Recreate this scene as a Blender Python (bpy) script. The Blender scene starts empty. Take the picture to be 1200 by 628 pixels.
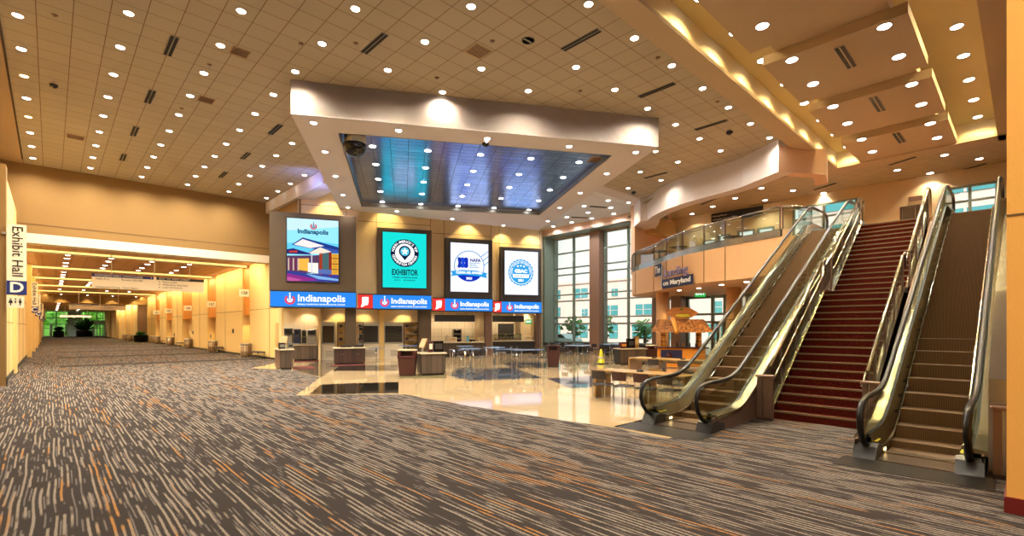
import bpy, bmesh, math, random
from mathutils import Vector, Matrix
from math import sin, cos, pi, radians, sqrt, atan, exp, log
random.seed(7)
SC = bpy.context.scene
C = SC.collection
D = bpy.data

# ------------------------------------------------------------------ survey helpers
F_PX = 571.0
YAW = atan(540.5 / F_PX)
CY, SY = cos(YAW), sin(YAW)
EYE = 2.0
def ray(px, py):
    u = (px - 600) / F_PX; v = (384 - py) / F_PX
    return (SY + u * CY, CY - u * SY, v)
def zat(px, py, h):
    d = ray(px, py); t = (h - EYE) / d[2]
    return (d[0] * t, d[1] * t, h)
def xat(px, py, x):
    d = ray(px, py); t = x / d[0]
    return (x, d[1] * t, EYE + d[2] * t)
def yat(px, py, y):
    d = ray(px, py); t = y / d[1]
    return (d[0] * t, y, EYE + d[2] * t)

ORD = ('zeroth first second third fourth fifth sixth seventh eighth ninth tenth eleventh twelfth thirteenth fourteenth '
       'fifteenth sixteenth seventeenth eighteenth nineteenth twentieth').split()

# ------------------------------------------------------------------ object helpers
def link(o, parent=None):
    C.objects.link(o)
    if parent is not None:
        o.parent = parent
    return o
def tag(o, label=None, cat=None, group=None, kind=None):
    if label: o['label'] = label
    if cat: o['category'] = cat
    if group: o['group'] = group
    if kind: o['kind'] = kind
    return o
def empty(name, loc=(0, 0, 0), rz=0.0, label=None, cat=None, group=None):
    o = D.objects.new(name, None); o.empty_display_size = .2
    link(o); o.location = loc; o.rotation_euler = (0, 0, rz)
    return tag(o, label, cat, group)
def copy_tree(o, parent=None):
    c = o.copy(); C.objects.link(c)
    if parent is not None: c.parent = parent
    for ch in list(o.children):
        copy_tree(ch, c)
    return c

class MB:
    """collects faces, then builds them as ONE mesh object"""
    def __init__(s):
        s.v = []; s.f = []; s.m = []; s.smooth = []
    def add(s, vs, fs, mi=0, sm=False):
        b = len(s.v); s.v += [tuple(p) for p in vs]
        for f in fs:
            s.f.append(tuple(b + i for i in f)); s.m.append(mi); s.smooth.append(sm)
        return s
    def box(s, x0, x1, y0, y1, z0, z1, mi=0):
        vs = [(x0,y0,z0),(x1,y0,z0),(x1,y1,z0),(x0,y1,z0),(x0,y0,z1),(x1,y0,z1),(x1,y1,z1),(x0,y1,z1)]
        return s.add(vs, [(0,3,2,1),(4,5,6,7),(0,1,5,4),(1,2,6,5),(2,3,7,6),(3,0,4,7)], mi)
    def bbox(s, x0, x1, y0, y1, z0, z1, b=.02, mi=0):
        """box with chamfered vertical and top edges"""
        pl = [(x0+b,y0),(x1-b,y0),(x1,y0+b),(x1,y1-b),(x1-b,y1),(x0+b,y1),(x0,y1-b),(x0,y0+b)]
        pi_ = [(min(max(x, x0+b), x1-b), min(max(y, y0+b), y1-b)) for x, y in pl]
        n = 8
        vs = [(x,y,z0) for x,y in pl] + [(x,y,z1-b) for x,y in pl] + [(x,y,z1) for x,y in pi_]
        fs = [tuple(reversed(range(n)))]
        for k in range(n):
            j = (k+1) % n
            fs += [(k,j,n+j,n+k), (n+k,n+j,2*n+j,2*n+k)]
        fs.append(tuple(range(2*n, 3*n)))
        return s.add(vs, fs, mi)
    def prism(s, poly, z0, z1, mi=0, caps=True):
        n = len(poly)
        a = sum(poly[i][0]*poly[(i+1)%n][1]-poly[(i+1)%n][0]*poly[i][1] for i in range(n))
        if a < 0: poly = list(reversed(poly))
        vs = [(x,y,z0) for x,y in poly] + [(x,y,z1) for x,y in poly]
        fs = [(k,(k+1)%n,n+(k+1)%n,n+k) for k in range(n)]
        if caps: fs += [tuple(reversed(range(n))), tuple(range(n, 2*n))]
        return s.add(vs, fs, mi)
    def prism_y(s, poly, y0, y1, mi=0):
        """polygon in (x,z) extruded along y"""
        n = len(poly)
        vs = [(x,y0,z) for x,z in poly] + [(x,y1,z) for x,z in poly]
        fs = [(k,(k+1)%n,n+(k+1)%n,n+k) for k in range(n)] + [tuple(reversed(range(n))), tuple(range(n,2*n))]
        return s.add(vs, fs, mi)
    def prism_x(s, poly, x0, x1, mi=0):
        n = len(poly)
        vs = [(x0,y,z) for y,z in poly] + [(x1,y,z) for y,z in poly]
        fs = [(k,(k+1)%n,n+(k+1)%n,n+k) for k in range(n)] + [tuple(reversed(range(n))), tuple(range(n,2*n))]
        return s.add(vs, fs, mi)
    def lathe(s, prof, cx=0, cy=0, n=20, mi=0, sm=True, a0=0):
        vs = []; fs = []
        for r, z in prof:
            for k in range(n):
                t = 2*pi*k/n + a0
                vs.append((cx + r*cos(t), cy + r*sin(t), z))
        m = len(prof)
        for i in range(m-1):
            for k in range(n):
                j = (k+1) % n
                fs.append((i*n+k, i*n+j, (i+1)*n+j, (i+1)*n+k))
        if prof[0][0] > 1e-6: fs.append(tuple(reversed(range(n))))
        if prof[-1][0] > 1e-6: fs.append(tuple(range((m-1)*n, m*n)))
        return s.add(vs, fs, mi, sm)
    def cyl(s, cx, cy, r, z0, z1, n=16, mi=0):
        return s.lathe([(r, z0), (r, z1)], cx, cy, n, mi, True)
    def tube(s, pts, r, n=8, mi=0, ry=None, closed=False):
        """tube through pts; r radius sideways, ry radius in the vertical sense"""
        pts = [Vector(p) for p in pts]; ry = ry or r
        vs = []; fs = []; m = len(pts)
        for i, p in enumerate(pts):
            a = pts[max(i-1, 0)] if not closed else pts[i-1]
            b = pts[min(i+1, m-1)] if not closed else pts[(i+1) % m]
            t = (b - a).normalized()
            up = Vector((0,0,1)) if abs(t.z) < .9 else Vector((1,0,0)) if abs(t.x) < .9 else Vector((0,1,0))
            if ry != r: up = Vector((0,1,0)).cross(t) if abs(t.y) < .9 else up
            sd = t.cross(up).normalized(); u2 = sd.cross(t).normalized()
            for k in range(n):
                q = 2*pi*k/n
                vs.append(p + sd*(r*cos(q)) + u2*(ry*sin(q)))
        rng = m if closed else m-1
        for i in range(rng):
            i2 = (i+1) % m
            for k in range(n):
                j = (k+1) % n
                fs.append((i*n+k, i*n+j, i2*n+j, i2*n+k))
        if not closed: fs += [tuple(reversed(range(n))), tuple(range((m-1)*n, m*n))]
        return s.add(vs, fs, mi, True)
    def bar(s, a, b, w, h, mi=0):
        """rectangular bar from a to b"""
        a = Vector(a); b = Vector(b); t = (b-a).normalized()
        up = Vector((0,0,1)) if abs(t.z) < .95 else Vector((0,1,0))
        sd = t.cross(up).normalized(); u = sd.cross(t).normalized()
        vs = []
        for p in (a, b):
            for i, j in ((-1,-1),(1,-1),(1,1),(-1,1)):
                vs.append(p + sd*(i*w/2) + u*(j*h/2))
        return s.add(vs, [(0,1,2,3),(7,6,5,4),(0,4,5,1),(1,5,6,2),(2,6,7,3),(3,7,4,0)], mi)
    def wall(s, path, z0, z1, th=.1, mi=0):
        """vertical wall following an open xy path, thickness to the left of travel"""
        n = len(path); P = [Vector(p) for p in path]
        off = []
        for i in range(n):
            d = (P[min(i+1,n-1)] - P[max(i-1,0)]).normalized()
            off.append(P[i] + Vector((-d.y, d.x)) * th)
        vs = []
        for i in range(n):
            for q, z in ((P[i],z0),(P[i],z1),(off[i],z1),(off[i],z0)):
                vs.append((q.x, q.y, z))
        fs = []
        for i in range(n-1):
            for k in range(4):
                j = (k+1) % 4
                fs.append((i*4+k, i*4+j, i*4+4+j, i*4+4+k))
        fs += [(0,3,2,1), tuple((n-1)*4+k for k in range(4))]
        return s.add(vs, fs, mi)
    def sphere(s, c, r, n=12, m=8, mi=0, sz=1.0):
        prof = [(max(r*sin(pi*k/m), 0), -r*cos(pi*k/m)*sz) for k in range(m+1)]
        prof[0] = (0.0, prof[0][1]); prof[-1] = (0.0, prof[-1][1])
        vs = []; fs = []
        for rr, z in prof:
            for k in range(n):
                t = 2*pi*k/n; vs.append((c[0]+rr*cos(t), c[1]+rr*sin(t), c[2]+z))
        for i in range(m):
            for k in range(n):
                j = (k+1) % n; fs.append((i*n+k, i*n+j, (i+1)*n+j, (i+1)*n+k))
        return s.add(vs, fs, mi, True)
    def mesh(s, name, mats):
        me = D.meshes.new(name)
        me.from_pydata(s.v, [], s.f)
        if not isinstance(mats, (list, tuple)): mats = [mats]
        for m in mats: me.materials.append(m)
        me.polygons.foreach_set('material_index', s.m)
        me.polygons.foreach_set('use_smooth', s.smooth)
        bm = bmesh.new(); bm.from_mesh(me)
        bmesh.ops.recalc_face_normals(bm, faces=bm.faces[:])
        bm.to_mesh(me); bm.free()
        me.update()
        return me
    def build(s, name, mats, parent=None, loc=None, rz=None, label=None, cat=None, group=None, kind=None):
        o = D.objects.new(name, s.mesh(name, mats))
        link(o, parent)
        if loc is not None: o.location = loc
        if rz is not None: o.rotation_euler = (0, 0, rz)
        return tag(o, label, cat, group, kind)

def struct(name, mb, mats, label=None, rz=None, loc=None):
    return mb.build(name, mats, None, loc, rz, label, None, None, 'structure')

_tx = {}
def text_mesh(body, size, mat, depth=.006, align='CENTER', bold=0.0, shear=0.0, space=1.0):
    cu = D.curves.new('lettering', 'FONT')
    cu.body = body; cu.size = size; cu.extrude = depth; cu.align_x = align; cu.align_y = 'CENTER'
    cu.offset = bold; cu.shear = shear; cu.space_character = space; cu.resolution_u = 3
    ob = D.objects.new('lettering', cu); C.objects.link(ob)
    dg = bpy.context.evaluated_depsgraph_get(); dg.update()
    me = D.meshes.new_from_object(ob.evaluated_get(dg))
    D.objects.remove(ob); D.curves.remove(cu)
    me.materials.clear(); me.materials.append(mat)
    # stand the text up: x right, z up, facing -y
    me.transform(Matrix.Rotation(pi/2, 4, 'X'))
    return me
def text(name, body, size, mat, parent, x, y, z, rz=0.0, roll=0.0, **k):
    me = text_mesh(body, size, mat, **k)
    o = D.objects.new(name, me); link(o, parent)
    o.location = (x, y, z); o.rotation_euler = (0, roll, rz)
    return o
def ring_text(name, body, size, mat, parent, cx, y, cz, R, a0, a1, top=True, **k):
    """letters set around a circle between angles a0..a1 (degrees), joined as one mesh"""
    bm = bmesh.new(); n = len(body)
    for i, ch in enumerate(body):
        if ch == ' ': continue
        a = radians(a0 + (a1 - a0) * (i + .5) / n)
        me = text_mesh(ch, size, mat, **k)
        roll = (pi/2 - a) if top else (-pi/2 - a)
        me.transform(Matrix.Translation((cx + R*cos(a), y, cz + R*sin(a))) @ Matrix.Rotation(roll, 4, 'Y'))
        bm.from_mesh(me); D.meshes.remove(me)
    me = D.meshes.new(name); bm.to_mesh(me); bm.free(); me.materials.append(mat)
    o = D.objects.new(name, me); return link(o, parent)
def flat(poly, y, th=.004):
    """a thin plate: polygon in (x,z), front face at y, facing -y"""
    return MB().prism_y(poly, y, y + th)
def circ(cx, cz, r, n=36, r2=None, lobes=0):
    if lobes:
        return [(cx + (r if k % 2 else r2)*cos(2*pi*k/n), cz + (r if k % 2 else r2)*sin(2*pi*k/n)) for k in range(n)]
    return [(cx + r*cos(2*pi*k/n), cz + r*sin(2*pi*k/n)) for k in range(n)]
def ring_plate(mb, cx, cz, r0, r1, y, th=.004, a0=0, a1=360, n=40, mi=0):
    vs = []; fs = []
    for k in range(n+1):
        t = radians(a0 + (a1-a0)*k/n)
        for r in (r0, r1):
            for yy in (y, y+th): vs.append((cx+r*cos(t), yy, cz+r*sin(t)))
    for k in range(n):
        b = 4*k
        fs += [(b, b+4, b+6, b+2), (b+1, b+3, b+7, b+5), (b, b+1, b+5, b+4), (b+2, b+6, b+7, b+3)]
    return mb.add(vs, fs, mi)

# ------------------------------------------------------------------ materials
def lin(h):
    h = h.lstrip('#'); o = []
    for i in (0, 2, 4):
        c = int(h[i:i+2], 16) / 255
        o.append(c/12.92 if c <= .04045 else ((c+.055)/1.055)**2.4)
    return tuple(o) + (1.0,)
class NT:
    def __init__(s, name):
        s.mat = D.materials.new(name); s.mat.use_nodes = True
        s.t = s.mat.node_tree; s.t.nodes.clear()
        s.out = s.t.nodes.new('ShaderNodeOutputMaterial')
    def n(s, typ, **k):
        nd = s.t.nodes.new('ShaderNode' + typ)
        for a, b in k.items(): setattr(nd, a, b)
        return nd
    def l(s, a, b): s.t.links.new(a, b)
    def math(s, op, a, b=None, clamp=False):
        m = s.n('Math', operation=op); m.use_clamp = clamp
        for i, q in enumerate((a, b)):
            if q is None: continue
            if isinstance(q, (int, float)): m.inputs[i].default_value = q
            else: s.l(q, m.inputs[i])
        return m.outputs[0]
    def mix(s, f, a, b):
        m = s.n('Mix', data_type='RGBA')
        for i, q in ((0, f), (6, a), (7, b)):
            if isinstance(q, (int, float, tuple)): m.inputs[i].default_value = q
            else: s.l(q, m.inputs[i])
        return m.outputs[2]
    def noise(s, vec, scale=5.0, detail=2.0, rough=.5):
        t = s.n('TexNoise'); t.inputs['Scale'].default_value = scale
        t.inputs['Detail'].default_value = detail; t.inputs['Roughness'].default_value = rough
        s.l(vec, t.inputs['Vector']); return t.outputs['Fac']
    def coord(s, scale=(1,1,1), loc=(0,0,0), rot=(0,0,0), which='Object'):
        c = s.n('TexCoord'); m = s.n('Mapping')
        m.inputs['Scale'].default_value = scale; m.inputs['Location'].default_value = loc
        m.inputs['Rotation'].default_value = rot
        s.l(c.outputs[which], m.inputs['Vector']); return m.outputs['Vector']
    def bsdf(s, color, rough=.5, metal=0.0, spec=None, bump=None, bs=.2, coat=0.0):
        b = s.n('BsdfPrincipled')
        for k, q in (('Base Color', color), ('Roughness', rough), ('Metallic', metal)):
            if isinstance(q, (int, float, tuple)): b.inputs[k].default_value = q
            else: s.l(q, b.inputs[k])
        if spec is not None: b.inputs['Specular IOR Level'].default_value = spec
        if coat: b.inputs['Coat Weight'].default_value = coat; b.inputs['Coat Roughness'].default_value = .05
        if bump is not None:
            bp = s.n('Bump'); bp.inputs['Strength'].default_value = bs; bp.inputs['Distance'].default_value = .02
            s.l(bump, bp.inputs['Height']); s.l(bp.outputs[0], b.inputs['Normal'])
        s.l(b.outputs[0], s.out.inputs[0]); return b
def pbr(name, h, rough=.5, metal=0.0, var=.08, scale=6.0, spec=None, stretch=(1,1,1), bs=0.0, coat=0.0):
    t = NT(name); c = lin(h)
    v = t.coord(stretch); f = t.noise(v, scale, 3.0)
    a = tuple(min(1, x*(1-var)) for x in c[:3]) + (1,); b = tuple(min(1, x*(1+var)) for x in c[:3]) + (1,)
    col = t.mix(f, a, b)
    t.bsdf(col, rough, metal, spec, f if bs else None, bs, coat)
    return t.mat
def emis(name, h, st=1.0):
    t = NT(name); e = t.n('Emission'); e.inputs[0].default_value = lin(h) if isinstance(h, str) else h
    e.inputs[1].default_value = st; t.l(e.outputs[0], t.out.inputs[0]); return t.mat
def glass(name, tint='#e8f2ee', refl=.9, rough=.02, base=.04):
    t = NT(name); tr = t.n('BsdfTransparent'); tr.inputs[0].default_value = lin(tint)
    gl = t.n('BsdfGlossy'); gl.inputs['Roughness'].default_value = rough
    fr = t.n('Fresnel'); fr.inputs['IOR'].default_value = 1.45
    f = t.math('MULTIPLY', fr.outputs[0], refl); f = t.math('ADD', f, base - .03, True)
    m = t.n('MixShader'); t.l(f, m.inputs[0]); t.l(tr.outputs[0], m.inputs[1]); t.l(gl.outputs[0], m.inputs[2])
    t.l(m.outputs[0], t.out.inputs[0]); return t.mat
def grid_mat(name, h, line, px, py, ox, oy, lw=.012, rot=0.0, rough=.8, var=.08, metal=0.0, bumpy=0.0, axes='xy', tilevar=.06):
    """square panels with joints; world/object coordinates, one tone per panel"""
    t = NT(name); v = t.coord((1,1,1), (0,0,0), (0,0,-rot))
    s = t.n('SeparateXYZ'); t.l(v, s.inputs[0])
    ax = {'x': s.outputs[0], 'y': s.outputs[1], 'z': s.outputs[2]}
    a = t.math('DIVIDE', t.math('SUBTRACT', ax[axes[0]], ox), px); b = t.math('DIVIDE', t.math('SUBTRACT', ax[axes[1]], oy), py)
    fa = t.math('ABSOLUTE', t.math('SUBTRACT', t.math('FRACT', a), .5)); fb = t.math('ABSOLUTE', t.math('SUBTRACT', t.math('FRACT', b), .5))
    la = t.math('GREATER_THAN', fa, .5 - lw/px/2); lb = t.math('GREATER_THAN', fb, .5 - lw/py/2)
    ln = t.math('MAXIMUM', la, lb)
    cb = t.n('CombineXYZ'); t.l(t.math('FLOOR', a), cb.inputs[0]); t.l(t.math('FLOOR', b), cb.inputs[1])
    wn = t.n('TexWhiteNoise', noise_dimensions='2D'); t.l(cb.outputs[0], wn.inputs['Vector'])
    c = lin(h)
    lo = tuple(x*(1-tilevar) for x in c[:3])+(1,); hi = tuple(min(1,x*(1+tilevar)) for x in c[:3])+(1,)
    base = t.mix(wn.outputs['Value'], lo, hi)
    nz = t.noise(v, 40.0, 2.0)
    base = t.mix(t.math('MULTIPLY', nz, var*2), base, tuple(x*.7 for x in c[:3])+(1,))
    col = t.mix(ln, base, lin(line))
    bump = None
    if bumpy:
        bump = t.math('MULTIPLY', t.math('MULTIPLY', t.math('SUBTRACT', .5, fa), 1.0), t.math('SUBTRACT', .5, fb))
        bump = t.math('ADD', t.math('SQRT', bump), t.math('MULTIPLY', t.noise(v, 1.4, 2.0), .6))
    t.bsdf(col, rough, metal, None, bump, bumpy)
    return t.mat

M = {}
M['white_paint'] = pbr('white_paint', '#d9cdb9', .7, var=.03)
M['soffit_paint'] = pbr('soffit_paint', '#d8d0d2', .65, var=.03)
M['cove_paint'] = pbr('cove_paint', '#d4c49c', .7, var=.03)
M['panel_paint'] = pbr('panel_paint', '#bda88c', .7, var=.03)
M['ceil_edge'] = pbr('ceil_edge', '#ae9678', .7, var=.03)
M['yellow_fabric'] = pbr('yellow_fabric', '#e0be7c', .85, var=.06, scale=30)
M['gold_fabric'] = pbr('gold_fabric', '#86673a', .85, var=.07, scale=25)
M['orange_fabric'] = pbr('orange_fabric', '#f0ae52', .85, var=.07, scale=60)
M['orange_wood'] = pbr('orange_wood', '#d98a26', .5, var=.12, scale=4, stretch=(6,6,.6))
M['cream_wall'] = pbr('cream_wall', '#d6bd92', .75, var=.05, scale=3)
M['tan_wall'] = pbr('tan_wall', '#bb9a62', .75, var=.05, scale=3)
M['pink_wall'] = pbr('pink_wall', '#d6b195', .75, var=.04, scale=3)
M['peach_panel'] = pbr('peach_panel', '#dcac7c', .6, var=.05, scale=2)
M['joint'] = pbr('joint', '#6a4c28', .8)
M['dark_joint'] = pbr('dark_joint', '#3a2a1c', .8)
M['bronze'] = pbr('bronze', '#5e4c42', .35, .75, var=.08, scale=4)
M['bronze_panel'] = pbr('bronze_panel', '#7d6354', .42, .55, var=.08, scale=3)
M['steel'] = pbr('steel', '#b9b5a8', .22, 1.0, var=.05, scale=3)
M['gold_steel'] = pbr('gold_steel', '#a89d82', .24, 1.0, var=.06, scale=3)
M['stair_edge'] = pbr('stair_edge', '#8a7a5c', .4, .7)
M['chrome'] = pbr('chrome', '#c4c4c2', .12, 1.0, var=.02)
M['grey_metal'] = pbr('grey_metal', '#8a8880', .4, .6)
M['mullion'] = pbr('mullion', '#7f8d80', .45, .3, var=.05)
M['mullion_brown'] = pbr('mullion_brown', '#8a6a55', .5, .2, var=.05)
M['rubber'] = pbr('rubber', '#0e0b0a', .38, 0, var=.1, spec=.35)
M['black'] = pbr('black', '#0d0c0c', .4)
M['black_gloss'] = pbr('black_gloss', '#0c0b0c', .15)
M['charcoal'] = pbr('charcoal', '#2a2622', .6)
M['dark_brown'] = pbr('dark_brown', '#4a3a26', .55, .15, var=.05, scale=2)
M['purple_frame'] = pbr('purple_frame', '#403a38', .5, .2, var=.04)
M['red_base'] = pbr('red_base', '#6d130c', .5, var=.08)
M['red_mat'] = pbr('red_mat', '#4e0e0a', .9, var=.1, scale=30)
M['trash_brown'] = pbr('trash_brown', '#3f1b14', .5, var=.1)
M['trash_red'] = pbr('trash_red', '#3e0a06', .45, var=.08)
M['counter_top'] = pbr('counter_top', '#b8a688', .3, var=.05, scale=40)
M['table_wood'] = pbr('table_wood', '#94703c', .28, var=.14, scale=5, stretch=(1,6,6))
M['blue_top'] = pbr('blue_top', '#5e7390', .18, .1, var=.05)
M['seat_dark'] = pbr('seat_dark', '#231d1e', .5, var=.1)
M['seat_wine'] = pbr('seat_wine', '#361512', .5, var=.1)
M['cone_yellow'] = pbr('cone_yellow', '#d8cf1a', .5, var=.06)
M['leaf'] = pbr('leaf', '#2f6a24', .6, var=.35, scale=12)
M['leaf_dark'] = pbr('leaf_dark', '#1f4a20', .6, var=.35, scale=12)
M['leaf_bright'] = pbr('leaf_bright', '#86d256', .7, var=.35, scale=2)
def leaf_mat(name, h):
    t = NT(name); f = t.noise(t.coord(), 3.0, 2.0); c = lin(h)
    col = t.mix(f, tuple(x*.55 for x in c[:3])+(1,), c)
    d = t.n('BsdfDiffuse'); tr = t.n('BsdfTranslucent'); m = t.n('MixShader'); m.inputs[0].default_value = .5
    t.l(col, d.inputs[0]); t.l(col, tr.inputs[0]); t.l(d.outputs[0], m.inputs[1]); t.l(tr.outputs[0], m.inputs[2]); t.l(m.outputs[0], t.out.inputs[0]); return t.mat
M['leaf_bright'] = leaf_mat('leaf_bright_translucent', '#c4f890')
M['bark'] = pbr('bark', '#4e3b2a', .9, var=.2)
M['soil'] = pbr('soil', '#2a1d14', .95)
M['bamboo'] = pbr('bamboo', '#d08a34', .45, var=.15, scale=8)
M['sign_cream'] = pbr('sign_cream', '#ece0c6', .6, var=.04)
M['sign_blue'] = pbr('sign_blue', '#16256b', .5, var=.04)
M['sign_navy'] = pbr('sign_navy', '#16183f', .5, var=.04)
M['sign_black'] = pbr('sign_black', '#161210', .45)
M['letter_dark'] = pbr('letter_dark', '#1c1a1c', .6)
M['letter_white'] = pbr('letter_white', '#f0ece2', .5, var=.02)
M['letter_purple'] = pbr('letter_purple', '#9384a0', .35, .5, var=.05)
M['glass'] = glass('glass', '#eef5f2', .45, base=.03)
M['glass_green'] = glass('glass_green', '#f2f7ee', .40, base=.035)
M['window_glass'] = glass('window_glass', '#f2faf8', .7, base=.03)
M['far_glass'] = glass('far_glass', '#f2fcf8', .5, base=.03)
M['lens'] = emis('lens', (1, .93, .80, 1), 14.0)
M['lens_amber'] = emis('lens_amber', (1, .74, .30, 1), 7.0)
M['lens_white'] = emis('lens_white', (1, .97, .93, 1), 14.0)
M['cove_glow'] = emis('cove_glow', (1, .72, .20, 1), 1.6)
M['trim_ring'] = pbr('trim_ring', '#8a6c48', .35, .4)
M['slot'] = pbr('slot', '#0b0907', .7)
M['aluminium'] = pbr('aluminium', '#9a948a', .4, .7)
# ------------------------------------------------------------------ special surface materials
def carpet_material():
    t = NT('striped_carpet')
    tc = t.n('TexCoord'); s = t.n('SeparateXYZ'); t.l(tc.outputs['Object'], s.inputs[0])
    X, Y = s.outputs[0], s.outputs[1]
    fine = t.noise(t.coord((120, 34, 1)), 1.0, 2.0); wob = t.noise(t.coord((.8, .6, 1)), 1.0, 1.0)
    xx = t.math('ADD', X, t.math('ADD', t.math('MULTIPLY', fine, .030), t.math('MULTIPLY', wob, .07)))
    def lanes(width, fy, seed, thr, fill):
        q = t.math('DIVIDE', t.math('ADD', xx, seed), width); k = t.math('FLOOR', q)
        w = t.n('TexWhiteNoise', noise_dimensions='1D'); t.l(t.math('ADD', k, seed*13.7), w.inputs['W'])
        cb = t.n('CombineXYZ'); t.l(t.math('MULTIPLY', k, 7.31), cb.inputs[0])
        t.l(t.math('ADD', t.math('MULTIPLY', Y, fy), t.math('MULTIPLY', w.outputs['Value'], 40.0)), cb.inputs[1])
        f = t.noise(cb.outputs[0], 1.0, 1.5)
        mr = t.n('MapRange'); mr.inputs[1].default_value = thr; mr.inputs[2].default_value = thr + .05; t.l(f, mr.inputs[0])
        prof = t.math('LESS_THAN', t.math('ABSOLUTE', t.math('SUBTRACT', t.math('FRACT', q), .5)), fill)
        return t.math('MULTIPLY', mr.outputs[0], prof), w.outputs['Value']
    a, wa = lanes(.060, 1.0, 0.0, .475, .19); b, wb_ = lanes(.041, 1.5, 3.3, .52, .19)
    lane = t.n('CombineXYZ'); t.l(t.math('MULTIPLY', X, 2.6), lane.inputs[0]); t.l(t.math('MULTIPLY', Y, .35), lane.inputs[1])
    ln = t.noise(lane.outputs[0], 1.0, 2.0)
    mo = t.n('MapRange'); mo.inputs[1].default_value = .52; mo.inputs[2].default_value = .58; t.l(ln, mo.inputs[0])
    og = t.math('MULTIPLY', mo.outputs[0], t.math('GREATER_THAN', wa, .42))
    fib = t.noise(t.coord((300, 120, 1)), 1.0, 2.0)
    col = t.mix(fib, lin('#2a2524'), lin('#3f3836'))
    col = t.mix(t.math('MULTIPLY', b, .6), col, lin('#7c7472'))
    thread = t.mix(og, lin('#908478'), lin('#a67640'))
    col = t.mix(t.math('MULTIPLY', a, t.math('ADD', .45, t.math('MULTIPLY', fib, .8)), True), col, thread)
    # dark cross bands woven into the corridor carpet
    yb = t.math('ABSOLUTE', t.math('SUBTRACT', t.math('FRACT', t.math('DIVIDE', t.math('SUBTRACT', Y, 29.2), 10.0)), .5))
    band = t.math('MULTIPLY', t.math('LESS_THAN', yb, .075), t.math('GREATER_THAN', Y, 30.0))
    band = t.math('MULTIPLY', band, t.math('GREATER_THAN', X, .3))
    col = t.mix(t.math('MULTIPLY', band, .9), col, lin('#2a2726'))
    t.bsdf(col, .95, 0, .1, fib, .3)
    return t.mat
M['carpet'] = carpet_material()
def polished(name, h, var=.08):
    t = NT(name); c = lin(h); v = t.coord()
    f = t.noise(v, 60.0, 3.0); g = t.noise(v, .6, 2.0)
    col = t.mix(f, tuple(x*(1-var*2) for x in c[:3])+(1,), tuple(min(1, x*(1+var)) for x in c[:3])+(1,))
    col = t.mix(t.math('MULTIPLY', g, .15), col, tuple(x*.75 for x in c[:3])+(1,))
    s = t.n('SeparateXYZ'); t.l(v, s.inputs[0])
    fx = t.math('ABSOLUTE', t.math('SUBTRACT', t.math('FRACT', t.math('DIVIDE', s.outputs[0], 1.2)), .5))
    fy = t.math('ABSOLUTE', t.math('SUBTRACT', t.math('FRACT', t.math('DIVIDE', s.outputs[1], 1.2)), .5))
    ln = t.math('MAXIMUM', t.math('GREATER_THAN', fx, .4965), t.math('GREATER_THAN', fy, .4965))
    col = t.mix(t.math('MULTIPLY', ln, .35), col, lin('#6b5232'))
    t.bsdf(col, .05, 0, .62, g, .012)
    return t.mat
M['tan_tile'] = polished('tan_tile', '#b59c78')
M['grey_tile'] = polished('grey_tile', '#574a3c')
M['dark_tile'] = polished('dark_tile', '#161514')
M['blue_tile'] = polished('blue_tile', '#3b4350')
LP = 2.055; LX0 = 1.44; LY0 = 7.45; TP = LP / 3
M['ceiling_tile'] = grid_mat('ceiling_tile', '#b0a695', '#6e563c', TP, TP, LX0 - TP/2, LY0 - TP/2, .018, var=.03, tilevar=.035)
M['balcony_tile'] = grid_mat('balcony_tile', '#b8aa90', '#8d7346', TP, TP, 0, 0, .014, rot=-radians(30), var=.03, tilevar=.03)
M['white_ceiling'] = grid_mat('white_ceiling', '#f4f6fc', '#9c968c', 3.2, 2.9, 1.2, .7, .02, var=.02, tilevar=.01)
M['corridor_tile'] = grid_mat('corridor_tile', '#cda27a', '#946a44', .7, .7, .3, .2, .02, var=.03, tilevar=.05)
M['metal_tile'] = grid_mat('metal_tile', '#9db8f5', '#4a5878', TP, TP*.55, 0, 0, .02, rot=0, rough=.2, metal=.9, bumpy=.35, var=.04, tilevar=.12)
M['kitchen_tile'] = grid_mat('kitchen_tile', '#d2bf9c', '#9c875f', .6, .6, .1, .1, .015, axes='xz', var=.03)
def stair_carpet():
    t = NT('stair_carpet'); v = t.coord(); f = t.noise(v, 55.0, 3.0)
    mr = t.n('MapRange'); mr.inputs[1].default_value = .52; mr.inputs[2].default_value = .72; t.l(f, mr.inputs[0])
    t.bsdf(t.mix(mr.outputs[0], lin('#49120d'), lin('#803a20')), .95, 0, .1); return t.mat
M['stair_carpet'] = stair_carpet()
def step_metal():
    t = NT('step_metal'); s = t.n('SeparateXYZ'); t.l(t.coord(), s.inputs[0])
    g = t.math('GREATER_THAN', t.math('FRACT', t.math('MULTIPLY', s.outputs[1], 55)), .5)
    t.bsdf(t.mix(g, lin('#3a2814'), lin('#7a5830')), .5, .25); return t.mat
M['step_metal'] = step_metal()
def wood_slats(name, h, h2, pitch=.22, axis=0):
    t = NT(name); v = t.coord(); s = t.n('SeparateXYZ'); t.l(v, s.inputs[0])
    q = t.math('DIVIDE', t.math('ADD', s.outputs[0], s.outputs[1]), pitch)
    fr = t.math('FRACT', q); ln = t.math('LESS_THAN', fr, .06)
    wn = t.n('TexWhiteNoise', noise_dimensions='1D'); t.l(t.math('FLOOR', q), wn.inputs['W'])
    gr = t.noise(t.coord((30, 30, 1.5)), 1.0, 3.0)
    k = t.math('ADD', t.math('MULTIPLY', wn.outputs['Value'], .5), t.math('MULTIPLY', gr, .5))
    t.bsdf(t.mix(ln, t.mix(k, lin(h), lin(h2)), lin('#150d08')), .5); return t.mat
M['wood_grey'] = wood_slats('wood_grey', '#3b3027', '#665443')
M['wood_dark'] = wood_slats('wood_dark', '#2a1a10', '#4b3120')
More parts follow.
